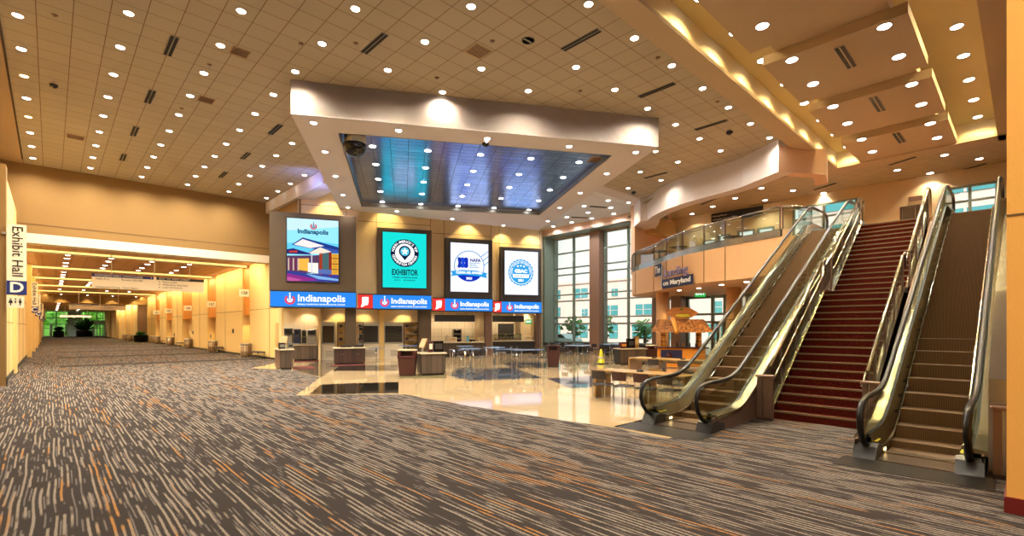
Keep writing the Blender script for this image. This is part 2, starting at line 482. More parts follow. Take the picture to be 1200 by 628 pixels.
M['thatch'] = None
def thatch():
    t = NT('thatch'); f = t.noise(t.coord((9, 9, 1.6)), 1.0, 4.0, .75)
    mr = t.n('MapRange'); mr.inputs[1].default_value = .38; mr.inputs[2].default_value = .64; t.l(f, mr.inputs[0])
    t.bsdf(t.mix(mr.outputs[0], lin('#3a1a08'), lin('#b9742e')), .9, bump=f, bs=.6); return t.mat
M['thatch'] = thatch()
def plank_sign():
    t = NT('plank_sign'); f = t.noise(t.coord((2, 2, 16)), 1.0, 3.0)
    t.bsdf(t.mix(f, lin('#5c2a0f'), lin('#c67c33')), .6); return t.mat
M['plank_sign'] = plank_sign()
def dots_cyl():
    t = NT('bin_cladding'); s = t.n('SeparateXYZ'); t.l(t.coord(), s.inputs[0])
    at = t.math('ARCTAN2', s.outputs[1], s.outputs[0])
    f = t.math('FRACT', t.math('MULTIPLY', at, 14/(2*pi)*1.0)); ln = t.math('GREATER_THAN', f, .82)
    z = t.math('FRACT', t.math('DIVIDE', s.outputs[2], .3)); lz = t.math('LESS_THAN', z, .1)
    wn = t.n('TexWhiteNoise', noise_dimensions='1D'); t.l(t.math('FLOOR', t.math('MULTIPLY', at, 14/(2*pi))), wn.inputs['W'])
    c = t.mix(wn.outputs['Value'], lin('#6f5238'), lin('#b49a74'))
    t.bsdf(t.mix(t.math('MAXIMUM', ln, lz), c, lin('#5a4530')), .4, .3); return t.mat
M['bin_cladding'] = dots_cyl()

# ------------------------------------------------------------------ floors
XR = 10.2            # corridor right wall
mb = MB().box(-8, 36, -8, 152, -.30, -.02)
struct('floor_slab', mb, M['charcoal'])
edge = [zat(*p, 0)[:2] for p in ((346.5,463.4),(375,442.5),(344,433.5))]
tile_poly = [edge[0], edge[1], edge[2], (7.2, 26.4), (10.2, 30.5), (10.2, 31.2), (12.4, 40.5), (30.9, 40.5), (30.9, 4.45), (8.1, 4.45), (8.1, 5.0),
             (8.2, 5.6), (7.95, 7.6), (7.78, 9.9), (7.75, 11.6), (7.72, 12.9), (7.3, 13.25), (6.2, 14.3)]
E_car = list(reversed(tile_poly))
# carpet: one sheet with the food court cut out of it
bm = bmesh.new()
outer = [(-8,-8),(36,-8),(36,4.45)]
carp = MB()
carp.prism([(-8,-8),(36,-8),(36,4.45),(8.1,4.45),(8.1,5.0),(8.2,5.6),(7.95,7.6),(7.78,9.9),(7.75,11.6),(7.72,12.9),(7.3,13.25),(6.2,14.3),
            tuple(edge[0]),tuple(edge[1]),tuple(edge[2]),(7.2,26.4),(10.2,30.5),(10.4,152),(-8,152)], -.02, 0)
struct('floor', carp, M['carpet'])
struct('floor_food_court', MB().prism(tile_poly, -.02, .001), M['tan_tile'])
def pxpoly(name, pts, m, h=.0025):
    struct(name, MB().prism([zat(x, y, 0)[:2] for x, y in pts], .001, h), M[m])
pxpoly('floor_inlay_dark', [(376,450.5),(467,447.5),(467,460.5),(362,462.3)], 'dark_tile')
pxpoly('floor_inlay_bar', [(398,428.5),(466,427.5),(466,434.5),(389,434.5)], 'dark_tile')
pxpoly('floor_inlay_grey', [(346,433.5),(376,442.3),(398,427.4),(420,417.5),(380,420)], 'grey_tile')
pxpoly('floor_inlay_slate', [(534,431.5),(603,431.5),(636,443),(549,446),(528,440)], 'blue_tile')
pxpoly('floor_inlay_strip', [(588,425.2),(640,424.6),(640,430.8),(600,431.2)], 'blue_tile')
pxpoly('floor_inlay_wedge', [(641,443.5),(700,440),(720,452),(668,455)], 'blue_tile')
struct('floor_inlay_landing', MB().box(8.28, 9.7, 4.45, 5.75, .001, .004), M['dark_tile'])

# ------------------------------------------------------------------ ceilings of the lobby
ZC = 9.65            # level of the cove soffit and of the balcony ceiling
struct('ceiling', MB().prism([(-.97,-8),(1.0,-8),(1.0,6.83),(22.3,6.83),(24.4,9.4),(25.0,12.3),(26.8,16.44),(22.7,16.44),(17,28),(17,33.5),(10.0,33.5),(10.0,33.5),(-.97,33.5)], 10, 10.12), M['ceiling_tile'])
struct('ceiling_edge', MB().box(-1.95, -.97, 2.5, 33.5, 9.99, 10.14).box(-8, -.97, -8, 2.5, 9.99, 10.14).box(1.0, 9, -8, .05, 9.99, 10.14), M['ceil_edge'])
struct('trim_1', MB().box(-1.0, -.95, 2.5, 32.7, 9.97, 10.0), M['dark_joint'])
struct('ceiling_window_bay', MB().prism([(22.7,17.35),(29.4,17.35),(29.4,34),(17,34),(17,28)], 10.0, 10.1), M['white_ceiling'])
struct('trim_2', MB().prism([(22.5,16.44),(27.6,16.44),(28.2,17.42),(22.5,17.35)], 9.98, 10.1), M['soffit_paint'])
struct('soffit_bulkhead', MB().box(10.0, 10.95, 23.5, 33.5, 9.3, 10.15), M['soffit_paint'])
# the cove: left beam, far beam, right beam, upper ceiling
cv = MB()
cv.box(1.0, 29.6, 6.74, 6.90, ZC + .05, 11.15)
struct('cove_wall_left', cv, M['cove_paint'])
cv = MB().box(29.4, 29.6, .30, 6.74, ZC + .05, 11.15); struct('cove_wall_far', cv, M['cove_paint'])
cv = MB().box(1.0, 32.0, .05, .30, ZC + .05, 11.15); struct('cove_wall_right', cv, M['panel_paint'])
struct('ceiling_cove', MB().box(1.0, 29.6, .05, 6.84, 11.0, 11.15), M['cove_paint'])
struct('beam_soffit', MB().box(1.0, 28.2, 6.25, 6.90, ZC, ZC + .12).box(27.4, 28.2, .30, 6.25, ZC, ZC + .12).box(1.0, 28.2, .05, .80, ZC, ZC + .12), M['panel_paint'])
# stepped panels hung in the cove
for k in range(5):
    x1 = 15.25 - 4.44 + 4.44*(k-1)
    x0 = x1 - .12; 
    m_ = MB()
    m_.box(x1, x1 + 3.5, 2.0, 5.35, 9.72, 10.0)
    m_.box(x1 - .94, x1 + 3.5, 2.35, 5.0, 10.0, 10.3)
    m_.box(x1 + 1.4, x1 + 2.0, 3.4, 3.9, 10.3, 11.0)
    struct('ceiling_cloud', m_, M['panel_paint'])
# balcony ceiling
struct('ceiling_balcony', MB().prism([(27.9,.05),(32.2,.05),(32.2,19.0),(29.0,19.0),(26.6,16.4),(25.0,13.6),(24.2,10.6),(23.8,9),(23.0,7.2),(23.6,6.89),(27.9,6.89)], ZC + .008, ZC+.1), M['balcony_tile'])
# curved white fascia over the balcony
fz = 8.62
path = [(28.5,18.15),(27.6,17.0),(26.5,15.9),(25.45,14.6),(24.75,13.3),(24.3,12.0),(24.05,10.9),(23.85,10.0),(23.6,9.2),(22.45,7.25)]
def smooth_path(p, n=4):
    o = []
    for i in range(len(p)-1):
        p0 = Vector(p[max(i-1,0)]); p1 = Vector(p[i]); p2 = Vector(p[i+1]); p3 = Vector(p[min(i+2,len(p)-1)])
        for k in range(n):
            t = k/n
            o.append(tuple(.5*((2*p1)+(p2-p0)*t+(2*p0-5*p1+4*p2-p3)*t*t+(3*p1-p0-3*p2+p3)*t**3)))
    o.append(tuple(p[-1])); return o
sp = smooth_path(path[:9]) + [path[9]]
struct('fascia_curved', MB().wall(sp, fz, 10.02, .7), M['soffit_paint'])
struct('fascia_return', MB().wall([(22.45,7.25),(24.4,6.0),(26.0,6.3)], fz + .015, 9.75, .5), M['pink_wall'])
struct('fascia_block', MB().prism([(26.45,16.4),(27.6,17.6),(28.5,18.2),(29.6,17.3),(28.2,16.2),(27.0,15.4)], fz-.03, 9.985), M['soffit_paint'])

# ------------------------------------------------------------------ lowered soffit with the metal ceiling
SR = radians(-31.0)
sa = Vector((cos(SR), sin(SR))); sb = Vector((-sin(SR), cos(SR)))
Q = [(5.62,16.32),(16.85,9.66),(25.17,23.77),(12.2,27.48)]
I = [(7.42,16.77),(16.31,11.42),(21.73,20.53),(12.86,26.03)]
zs = 8.9
sf = MB()
vs = [(x,y,zs) for x,y in Q] + [(x,y,zs) for x,y in I] + [(x,y,10.05) for x,y in Q] + [(x,y,9.16) for x,y in I]
fs = [(0,1,5,4),(1,2,6,5),(2,3,7,6),(3,0,4,7),(0,8,9,1),(1,9,10,2),(2,10,11,3),(3,11,8,0),(4,5,13,12),(5,6,14,13),(6,7,15,14),(7,4,12,15)]
sf.add(vs, fs)
struct('soffit', sf, M['soffit_paint'])
# front of the soffit is covered with gold fabric
fr = MB().wall([Q[1], Q[0]], zs + .01, 10.03, -.03); struct('soffit_front', fr, M['tan_wall'])
o = struct('ceiling_metal', MB(), M['metal_tile'])
ctr = Vector((14.6, 18.7)); loc_pts = []
mm = MB()
for x, y in I:
    d = Vector((x, y)) - ctr; loc_pts.append((d.dot(sa), d.dot(sb)))
mm.prism(loc_pts, 0, .06)
D.objects.remove(o)
o = struct('ceiling_metal', mm, M['metal_tile'], rz=SR, loc=(ctr.x, ctr.y, 9.12))
# dark lip round the opening
lip = MB()
for i in range(4):
    a, b = Vector(I[i]), Vector(I[(i+1) % 4]); lip.bar((a.x,a.y,zs+.1), (b.x,b.y,zs+.1), .05, .2)
struct('trim_3', lip, M['grey_metal'])

# ------------------------------------------------------------------ walls left and lintel
struct('wall_left', MB().box(-1.9, -1.2, 24.2, 152, 0, 7.6), M['yellow_fabric'])
struct('wall_left_near', MB().box(-3.2, -1.35, 19.5, 24.2, 0, 7.6), M['gold_fabric'])
struct('wall_left_upper', MB().box(-2.3, -1.9, 2.5, 33.6, 0, 11.3), M['tan_wall'])
struct('wall_sun_block', MB().box(-8.2, -8.0, -8, 33.6, 0, 11.3), M['tan_wall'])  # added out of view to stop sun coming in from the left
struct('roof_sun_block', MB().box(-8.2, 32.3, -8.2, 41, 11.3, 11.5).box(-2.3, 11.3, 41, 152, 7.2, 7.4), M['charcoal'])  # unseen cover added to keep the sun off the interior
pil = MB().box(-1.36, -1.12, 24.1, 24.8, 0, 7.62)
struct('pilaster', pil, M['gold_fabric'])
for y0 in (30.5, 46.7, 57, 68, 80, 92):
    struct('pilaster', MB().box(-1.25, -.95 if y0 > 40 else -1.1, y0, y0 + (1.1 if y0 < 60 else 2.2), 0, 6.3), M['yellow_fabric'])
struct('baseboard_left', MB().box(-1.2, -1.17, 24.8, 150, 0, .18).box(-1.12,-1.09,24.1,24.8,0,.3), M['charcoal'])
jt = MB()
for z in (2.2, 3.6): jt.box(-1.2, -1.194, 24.8, 100, z, z + .025)
for y in (27.5, 36, 41, 52, 62, 73): jt.box(-1.2, -1.192, y, y + .05, 0, 6.2)
struct('trim_4', jt, M['joint'])
# lintel over the corridor mouth
struct('wall_back', MB().box(-2.2, 12.4, 33.5, 34.2, 6.6, 10.1), M['gold_fabric'])
struct('trim_5', MB().box(-1.2, 10.25, 33.47, 34.3, 6.15, 6.62), M['white_paint'])
struct('trim_6', MB().box(-1.2, 10.2, 33.49, 33.5, 7.05, 7.10), M['joint'])
# corridor
HC = 6.42
struct('ceiling_corridor', MB().box(-1.3, 10.6, 34.2, 88, HC, HC + .1), M['corridor_tile'])
struct('ceiling_far_corridor', MB().box(-1.3, 9.4, 88, 151, 5.75, 5.85), M['corridor_tile'])
struct('soffit_far_corridor', MB().box(-1.3, 10.4, 87.6, 88.6, 5.3, 6.5), M['gold_fabric'])
for y in (38.2, 48.5, 58.8, 69.1, 79.4):
    b_ = MB().box(-1.2, 10.2, y, y + .55, HC - .16, HC)
    struct('ceiling_light_cove', b_, M['white_paint'])
    s_ = MB().box(-1.1, 10.1, y - .03, y, HC - .12, HC - .02)
    tag(s_.build('cove_light_strip', M['cove_glow']), None, None, None, 'structure')
# corridor right wall: pilasters with orange recesses between them
runs = [(33.4, 37.6), (39.4, 44.2), (44.4, 47.2), (50.4, 53.5), (53.7, 57.0), (62.2, 66.7), (69.8, 73.0), (73.1, 76.8), (80.5, 83.4), (83.5, 88.0)]
wr = MB()
mains = [(31.2,37.7),(39.5,47.3),(50.5,57.1),(62.2,68.2),(72.0,77.0),(80.3,88.2)]
for y0, y1 in mains: wr.box(XR, XR + .9, y0, y1, 0, HC)
struct('wall_right', wr, M['yellow_fabric'])
struct('wall_right_recess', MB().box(XR + .62, XR + 1.0, 31.2, 88.2, 0, HC), M['yellow_fabric'])
struct('baseboard_right', MB().box(XR - .03, XR, 31.2, 37.7, 0, .12).box(XR-.03, XR, 39.5, 47.3, 0, .12).box(XR-.03, XR, 50.5, 57.1, 0, .12).box(XR-.03, XR, 62.2, 68.2, 0, .12).box(XR-.03,XR,72,77,0,.12), M['charcoal'])
jt = MB()
for y0, y1 in mains:
    jt.box(XR - .012, XR, y0, y1, 3.22, 3.25)
for y in (33.4, 44.3, 53.6, 65.0, 74.8, 83.5): jt.box(XR - .012, XR, y, y + .05, .1, HC)
struct('trim_7', jt, M['joint'])
# side wall above the first concession, beside the big sign
struct('wall_return', MB().box(XR, XR + .3, 28.35, 31.3, 3.3, 10.05).box(XR, XR + .3, 31.3, 33.5, 6.3, 10.05), M['gold_fabric'])
# jog and the far run of the corridor
struct('wall_jog', MB().box(9.15, 10.4, 88.2, 88.9, 0, 6.4), M['bronze_panel'])
far = MB()
for y0, y1 in ((88.9,95),(97,104),(106,113),(115,123),(125,133),(135,150)): far.box(9.2, 9.9, y0, y1, 0, 5.8)
far.box(9.7, 10.0, 88.9, 151, 0, 5.8)
struct('wall_far_right', far, M['yellow_fabric'])
for y0, y1 in ((95,97),(104,106),(113,115),(123,125),(133,135)):
    struct('trim_8', MB().box(9.35, 9.7, y0, y1, 1.9, 5.7), M['orange_wood'])
# ------------------------------------------------------------------ concession front: four stepped bays
BR = radians(-25.0); AX, AY = cos(BR), sin(BR); NX, NY = -sin(BR), cos(BR)   # along the front, and back into the wall
def nat(px, py, n):
    d = ray(px, py); t = n / (NX*d[0] + NY*d[1]); return Vector((d[0]*t, d[1]*t, EYE + d[2]*t))
def fwd(p, a, b=0.0):           # move along the front by a and back by b
    return (p[0] + AX*a + NX*b, p[1] + AY*a + NY*b)
BAYS = [(29.68, 316.3, 417.5), (31.0, 418, 505.8), (33.4, 506.4, 577.3), (35.9, 577.6, 635)]
bay = []
for n, l, r in BAYS:
    a, b = nat(l, 384, n), nat(r, 384, n); bay.append((n, (a.x, a.y), (b.x, b.y), (b-a).length))
def local(px, py, i, dn=0.0):
    """pixel -> (x, z) in the frame of bay i, on its front plane (+dn)"""
    n, L, R, w = bay[i]; p = nat(px, py, n + dn)
    return ((p.x-L[0])*AX + (p.y-L[1])*AY, p.z)
ZT, ZB = 4.05, 3.14
# cream walls above the openings
for i, (n, L, R, w) in enumerate(bay):
    x0 = 0.0
    if i == 0: x0 = local(349, 300, 0, .4)[0]
    m_ = MB().box(x0, w + (.1 if i < 3 else .0), .38, .7, 3.2, 10.02)
    if i: struct('wall_concession_side', MB().box(-.05, .2, .71, 4.0, 3.46, 10.02), M['cream_wall'], rz=BR, loc=(L[0], L[1], 0))
    struct('wall_concession', m_, M['cream_wall'], rz=BR, loc=(L[0], L[1], 0))
    j = MB()
    zj = 9.0 if i == 0 else 8.55
    j.box(x0, w, .372, .38, zj, zj + .03)
    if i == 0: j.box(w - .55, w - .53, .372, .38, 4, 10)
    else:
        xs = local((442, 522, 587)[i-1], 300, i)[0]
        for xx in (xs - .04, w - .03): j.box(xx, xx + .03, .372, .38, 4.0, 10)
    struct('trim_9', j, M['joint'], rz=BR, loc=(L[0], L[1], 0))
# narrow yellow wall beside the curtain wall
R4 = bay[3][2]
struct('wall_concession_end', MB().prism([fwd(R4,0,.38), (29.35,27.35), (29.35,30), fwd(R4,0,2.5)], 0, 10.02), M['cream_wall'])

# ---- emissive display colours
def em(h, s=1.0): 
    k = 'disp' + h + str(s)
    if k not in M: M[k] = emis('display_' + h.strip('#'), h, s)
    return M[k]
E_BLUE = em('#2b80e0', 1.15); E_RED = em('#d8352f', 1.1); E_WHITE = em('#ffffff', 1.15)
def city_mark(parent, cx, cz, r, y, ringm, barm, white=None):
    """ring with an upright stroke and a small dot above"""
    a = MB(); ring_plate(a, cx, cz, r*.62, r, y, .004, 125, 415)
    a.build('emblem_ring', ringm, parent)
    b = MB(); b.prism_y([(cx-r*.13,cz-r*.1),(cx+r*.13,cz-r*.1),(cx+r*.13,cz+r*.95),(cx-r*.13,cz+r*.95)], y-.003, y+.004)
    b.prism_y(circ(cx, cz+r*1.25, r*.17, 14), y-.003, y+.004)
    ring_plate(b, cx, cz, r*.28, r*.52, y-.003, .005, 150, 390, 24)
    b.build('emblem_figure', barm, parent)
IN_POLY = [(.0,.0),(.18,.02),(.42,.17),(.66,.22),(.72,.55),(.72,1.0),(.30,1.0),(.22,.96),(.10,.98),(.12,.35),(.05,.2)]
band_lab = ['blue illuminated fascia sign under the tall brown screen box', 'blue fascia sign with red state panel under the turquoise screen',
            'blue fascia sign with red state panel below the white ribbon-badge screen', 'blue fascia sign with red state panel below the rosette screen, next to windows']
for i, (n, L, R, w) in enumerate(bay):
    e = empty('illuminated_fascia_sign', (L[0], L[1], ZB), BR, band_lab[i], 'sign', 'blue fascia signs over the food counters')
    h = ZT - ZB
    MB().box(0, w, .02, .37, -.02, h + .03).build('housing', M['black'], e)
    xr = 0 if i == 0 else (w * (.205 if i < 3 else .17))
    MB().box(xr + .02, w - .02, .0, .02, .04, h - .03).build('blue_screen', E_BLUE, e)
    if i:
        MB().box(.02, xr + .01, .0, .02, .04, h - .03).build('red_screen', E_RED, e)
        s = h * .68; ox = xr*.5 - .36*s
        flat([(ox + x*s, .12 + z*s) for x, z in IN_POLY], -.006).build('state_outline', E_WHITE, e)
    f = (.20, .30, .29, .27)[i]
    cx = w * f if i == 0 else xr + (w - xr) * .17
    city_mark(e, cx + .1, h*.47, h*.30, -.006, em('#e0485a', 1.1), E_WHITE)
    tx = cx + .1 + h*.42
    sz = h * .56
    o = text('lettering', 'Indianapolis', sz, E_WHITE, e, tx, -.006, h*.56, align='LEFT', bold=.012)
    wd = o.dimensions.x; k = (w*.86 - tx if i == 0 else w*.93 - tx) / max(wd, .1); o.scale = (k, 1, min(k, 1.15) if k > 1 else max(k, .9))
    o = text('small_lettering', 'INDIANA CONVENTION CENTER & LUCAS OIL STADIUM', .115, E_WHITE, e, tx, -.006, h*.19, align='LEFT', bold=.002)
    wd = o.dimensions.x; k = (w*.86 - tx if i == 0 else w*.93 - tx) / max(wd, .1); o.scale = (k, 1, 1)

# ---- big screens
def screen(i, boxpx, scrpx, frame_mat, label):
    n, L, R, w = bay[i]
    x0, zt = local(boxpx[0], boxpx[1], i); x1, zt2 = local(boxpx[2], boxpx[3], i)
    e = empty('video_screen', (L[0], L[1], 0), BR, label, 'screen', 'large upright screens above the food counters')
    zt = (zt + zt2)/2
    MB().bbox(x0, x1, .06, .37, ZT + .04, zt, .01).build('surround', frame_mat, e)
    a, zb_ = local(scrpx[0], scrpx[3], i); b, zt_ = local(scrpx[2], scrpx[1], i)
    MB().box(a - .06, b + .06, .0, .08, zb_ - .06, zt_ + .06).build('bezel', M['black'], e)
    return e, a, b, zb_, zt_
Yd = -.006
# screen one: street picture of the hall at dusk
e, a, b, zb_, zt_ = screen(0, (315.3,247.8,417.2,252.5), (336.3,259,396.6,329), M['dark_brown'], 'large screen in brown box showing a canopy building at dusk')
W_, H_ = b - a, zt_ - zb_
def pp(pts): return [(a + x*W_, zb_ + z*H_) for x, z in pts]
def pic(name, pts, h, d, s=1.0): flat(pp(pts), Yd - d*.004).build(name, em(h, s), e)
MB().box(a, b, Yd + .002, .0, zb_, zt_).build('display', em('#8fdcf2', 1.1), e)
pic('picture_sky', [(0,.8),(0,1),(1,1),(1,.9),(.6,.86)], '#c9ecfa', 1)
pic('picture_sky', [(0,.45),(1,.45),(1,.62),(.5,.66),(0,.6)], '#66cdf0', 1)
pic('picture_street', [(0,0),(1,0),(1,.14),(.45,.12),(0,.2)], '#3b3f92', 2)
pic('picture_street', [(0,.12),(.5,.05),(.6,.02),(.3,0),(0,0)], '#8e2f86', 3)
pic('picture_street', [(0,.07),(.3,.02),(.2,0),(0,0)], '#c0559a', 4)
pic('picture_street', [(.35,.12),(1,.05),(1,.02),(.6,.04)], '#7fb0e6', 4)
pic('picture_building', [(0,.16),(0,.40),(.5,.42),(1,.46),(1,.12),(.45,.13)], '#5b3d5e', 3)
pic('picture_glow', [(.22,.18),(.22,.36),(.42,.37),(.42,.16)], '#f0b64a', 4)
pic('picture_glow', [(.40,.15),(.40,.30),(.6,.30),(.6,.13)], '#f4efe4', 5)
pic('picture_roof', [(0,.50),(.12,.52),(.4,.46),(.5,.43),(0,.43)], '#2a2a6c', 4)
pic('picture_sign', [(.04,.475),(.20,.487),(.19,.455),(.04,.45)], '#c8402c', 5)
for k in range(5): pic('picture_column', [(.02+.045*k,.17),(.02+.045*k,.36),(.045+.045*k,.365),(.045+.045*k,.165)], '#7a2f4a' if k % 2 else '#d9b7a6', 5)
pic('picture_canopy', [(.09,.575),(.30,.70),(1,.57),(1,.50),(.45,.53)], '#233a8c', 5)
pic('picture_canopy_underside', [(.13,.58),(.30,.675),(.72,.58),(.45,.535)], '#f6e9e6', 6)
pic('picture_canopy', [(.38,.45),(.62,.57),(1,.52),(1,.47),(.8,.465)], '#3b58a8', 7)
pic('picture_canopy_underside', [(.41,.455),(.64,.555),(.86,.49),(.62,.445)], '#fbe3cf', 8)
pic('picture_column', [(.62,.12),(.62,.46),(.68,.475),(.68,.115)], '#a33a26', 8)
pic('picture_column', [(.81,.10),(.81,.48),(.865,.485),(.865,.10)], '#8c2a20', 8)
pic('picture_window', [(.68,.20),(.68,.46),(.81,.47),(.81,.2)], '#4a6a6c', 8)
pic('picture_window', [(.865,.12),(.865,.46),(1,.46),(1,.12)], '#e8a83c', 8)
for k in range(3): pic('picture_mullion', [(.865,.2+.09*k),(.865,.21+.09*k),(1,.21+.09*k),(1,.2+.09*k)], '#4d2a1c', 9)
for k in range(2): pic('picture_mullion', [(.905+.045*k,.12),(.905+.045*k,.46),(.912+.045*k,.46),(.912+.045*k,.12)], '#4d2a1c', 9)
pic('picture_fence', [(.6,.13),(.6,.2),(.86,.2),(.86,.12)], '#5a6fb0', 9)
pic('picture_pole', [(.465,.13),(.465,.45),(.485,.45),(.485,.13)], '#d3d6e4', 9)
city_mark(e, a + W_*.51, zb_ + H_*.885, H_*.05, Yd - .03, em('#d0484c'), em('#183a6a'))
text('lettering', 'Indianapolis', H_*.098, em('#0e3f66'), e, a + W_*.50, Yd - .03, zb_ + H_*.795, bold=.012)
# screen two
e, a, b, zb_, zt_ = screen(1, (442.2,266.3,506,269.5), (448.5,274.5,499.5,336.5), M['dark_brown'], 'turquoise exhibitor-award screen with round badge in brown surround')
W_, H_ = b - a, zt_ - zb_
MB().box(a, b, Yd + .002, .0, zb_, zt_).build('display', em('#17d3cc', 1.1), e)
cx, cz, r = a + W_*.5, zb_ + H_*.63, W_*.325
flat(circ(cx, cz, r, 48), Yd - .004).build('badge_disc', em('#141a3c'), e)
flat(circ(cx, cz, r*.68, 40), Yd - .008).build('badge_centre', E_WHITE, e)
flat(circ(cx, cz + r*.12, r*.42, 32) , Yd - .012).build('badge_pin', em('#141a3c'), e)
flat([(cx - r*.36, cz - r*.08), (cx + r*.36, cz - r*.08), (cx, cz - r*.52)], Yd - .012).build('badge_pin', em('#141a3c'), e)
flat(circ(cx, cz + r*.12, r*.31, 32), Yd - .016).build('badge_pin_face', em('#57c8e6'), e)
star = [(cx + r*(.27 if k % 2 == 0 else .12)*sin(2*pi*k/10), cz + r*.12 + r*(.27 if k % 2 == 0 else .12)*cos(2*pi*k/10)) for k in range(10)]
flat(star, Yd - .02).build('badge_star', E_WHITE, e)
ring_text('badge_lettering', "NORTH AMERICA'S TOP", r*.24, E_WHITE, e, cx, Yd - .012, cz, r*.83, 172, 8, True, bold=.004)
ring_text('badge_lettering', 'CONVENTION CENTERS', r*.24, E_WHITE, e, cx, Yd - .012, cz, r*.83, 190, 350, False, bold=.004)
dk = em('#142a3a')
o = text('lettering', 'EXHIBITOR', H_*.145, dk, e, cx, Yd - .004, zb_ + H_*.275, bold=.015); o.scale = (W_*.60/o.dimensions.x, 1, 1)
o = text('small_lettering', 'CHOOSES A CONVENTION CENTER', H_*.03, dk, e, cx, Yd - .004, zb_ + H_*.185, bold=.004); o.scale = (W_*.58/o.dimensions.x, 1, 1)
o = text('small_lettering', '2021  WINNER', H_*.035, dk, e, cx, Yd - .004, zb_ + H_*.135, bold=.003, space=1.4); o.scale = (W_*.48/o.dimensions.x, 1, 1)
# screen three
e, a, b, zb_, zt_ = screen(2, (522,278.5,577.3,281), (528,286.3,572.2,341.5), M['purple_frame'], 'white screen with blue ribbon clean-air badge in dark surround')
W_, H_ = b - a, zt_ - zb_
MB().box(a, b, Yd + .002, .0, zb_, zt_).build('display', em('#e9eefc', 1.08), e)
cx, cz, r = a + W_*.49, zb_ + H_*.53, W_*.40
rg = MB(); ring_plate(rg, cx, cz, r*.955, r, Yd - .004); rg.build('badge_ring', em('#3a86c0'), e)
flat([(cx + r*cos(radians(t)), cz + r*sin(radians(t))) for t in range(212, 330, 6)], Yd - .006).build('badge_base', em('#1030b8'), e)
flat([(cx - r*1.22, cz-r*.68),(cx - r*1.1, cz-r*.52),(cx - r*1.22, cz-r*.36),(cx - r*.5, cz-r*.26),(cx + r*.5, cz-r*.28),(cx + r*1.2, cz-r*.42),(cx + r*1.12, cz-r*.56),(cx + r*1.2, cz-r*.74),(cx+r*.5, cz-r*.62),(cx-r*.4,cz-r*.58)], Yd - .010).build('badge_ribbon', em('#2a9be0'), e)
for k in range(3):
    x0 = cx - r*.78 + k*r*.22
    flat([(x0, cz+r*.50),(x0+r*.10, cz+r*.56),(x0+r*.26, cz+r*.50),(x0+r*.26, cz-r*.08),(x0+r*.10, cz-r*.14),(x0, cz-r*.08),(x0+r*.06,cz+r*.2)], Yd - .008 - k*.002).build('logo_sheet', em(('#1636a8','#1e46cc','#1030b8')[k]), e)
text('lettering', 'NAFA', H_*.085, em('#2a2f7a'), e, cx + r*.40, Yd - .008, cz + r*.38, bold=.012)
for k, tx in enumerate(('National Air', 'Filtration', 'Association')):
    text('small_lettering', tx, H_*.042, em('#4a86b0'), e, cx + r*.02, Yd - .008, cz + r*(.20 - .13*k), align='LEFT', bold=.002)
o = text('ribbon_lettering', 'CLEAN AIR AWARD', H_*.07, E_WHITE, e, cx, Yd - .014, cz - r*.43, bold=.010); o.scale = (r*1.75/o.dimensions.x, 1, 1)
text('year_lettering', '2021', H_*.065, E_WHITE, e, cx, Yd - .010, cz - r*.80, bold=.010)
for k in range(3):
    x0, z0 = cx + r*(.78 + .10*k), cz + r*(.66 - .27*k)
    flat([(x0, z0),(x0 + r*.02, z0 - r*.05),(b, zb_ + H_*(.845 - .11*k)),(b, zb_ + H_*(.86 - .11*k))], Yd - .004).build('badge_stripe', em('#3a8fd0'), e)
# screen four
e, a, b, zb_, zt_ = screen(3, (587,288.8,635,291.3), (591.5,295.5,630.5,345), M['purple_frame'], 'white screen with round sky-blue rosette badge beside tall windows')
W_, H_ = b - a, zt_ - zb_
MB().box(a, b, Yd + .002, .0, zb_, zt_).build('display', em('#eaeffb', 1.08), e)
cx, cz, r = a + W_*.48, zb_ + H_*.51, W_*.385
flat(circ(cx, cz, r, 44, r*.93, 1), Yd - .004).build('rosette', em('#2f9fe2'), e)
rg = MB(); ring_plate(rg, cx, cz, r*.83, r*.87, Yd - .008); rg.build('rosette_ring', E_WHITE, e)
o = text('lettering', 'GBAC', H_*.105, E_WHITE, e, cx, Yd - .008, cz + r*.10, bold=.02); o.scale = (r*.98/o.dimensions.x, 1, 1)
flat([(cx - r*.62, cz - r*.38),(cx + r*.60, cz - r*.38),(cx + r*.66, cz - r*.12),(cx - r*.64, cz - r*.12)], Yd - .008).build('rosette_plate', E_WHITE, e)
o = text('small_lettering', 'STAR FACILITY', H_*.045, em('#5a6a78'), e, cx, Yd - .012, cz - r*.25, bold=.003); o.scale = (r*1.05/o.dimensions.x, 1, 1)
text('year_lettering', '2021', H_*.07, E_WHITE, e, cx, Yd - .008, cz - r*.58, bold=.012)
for k in (-1, 0, 1):
    c_ = (cx + k*r*.24, cz + r*(.46 if k else .50)); q = r*.10
    flat([(c_[0] + q*(1 if j % 2 == 0 else .45)*sin(2*pi*j/10), c_[1] + q*(1 if j % 2 == 0 else .45)*cos(2*pi*j/10)) for j in range(10)], Yd - .008).build('rosette_star', E_WHITE, e)
ring_text('small_lettering', 'GLOBAL BIORISK ADVISORY COUNCIL', r*.14, E_WHITE, e, cx, Yd - .008, cz, r*.72, 190, -10, True, bold=.003)

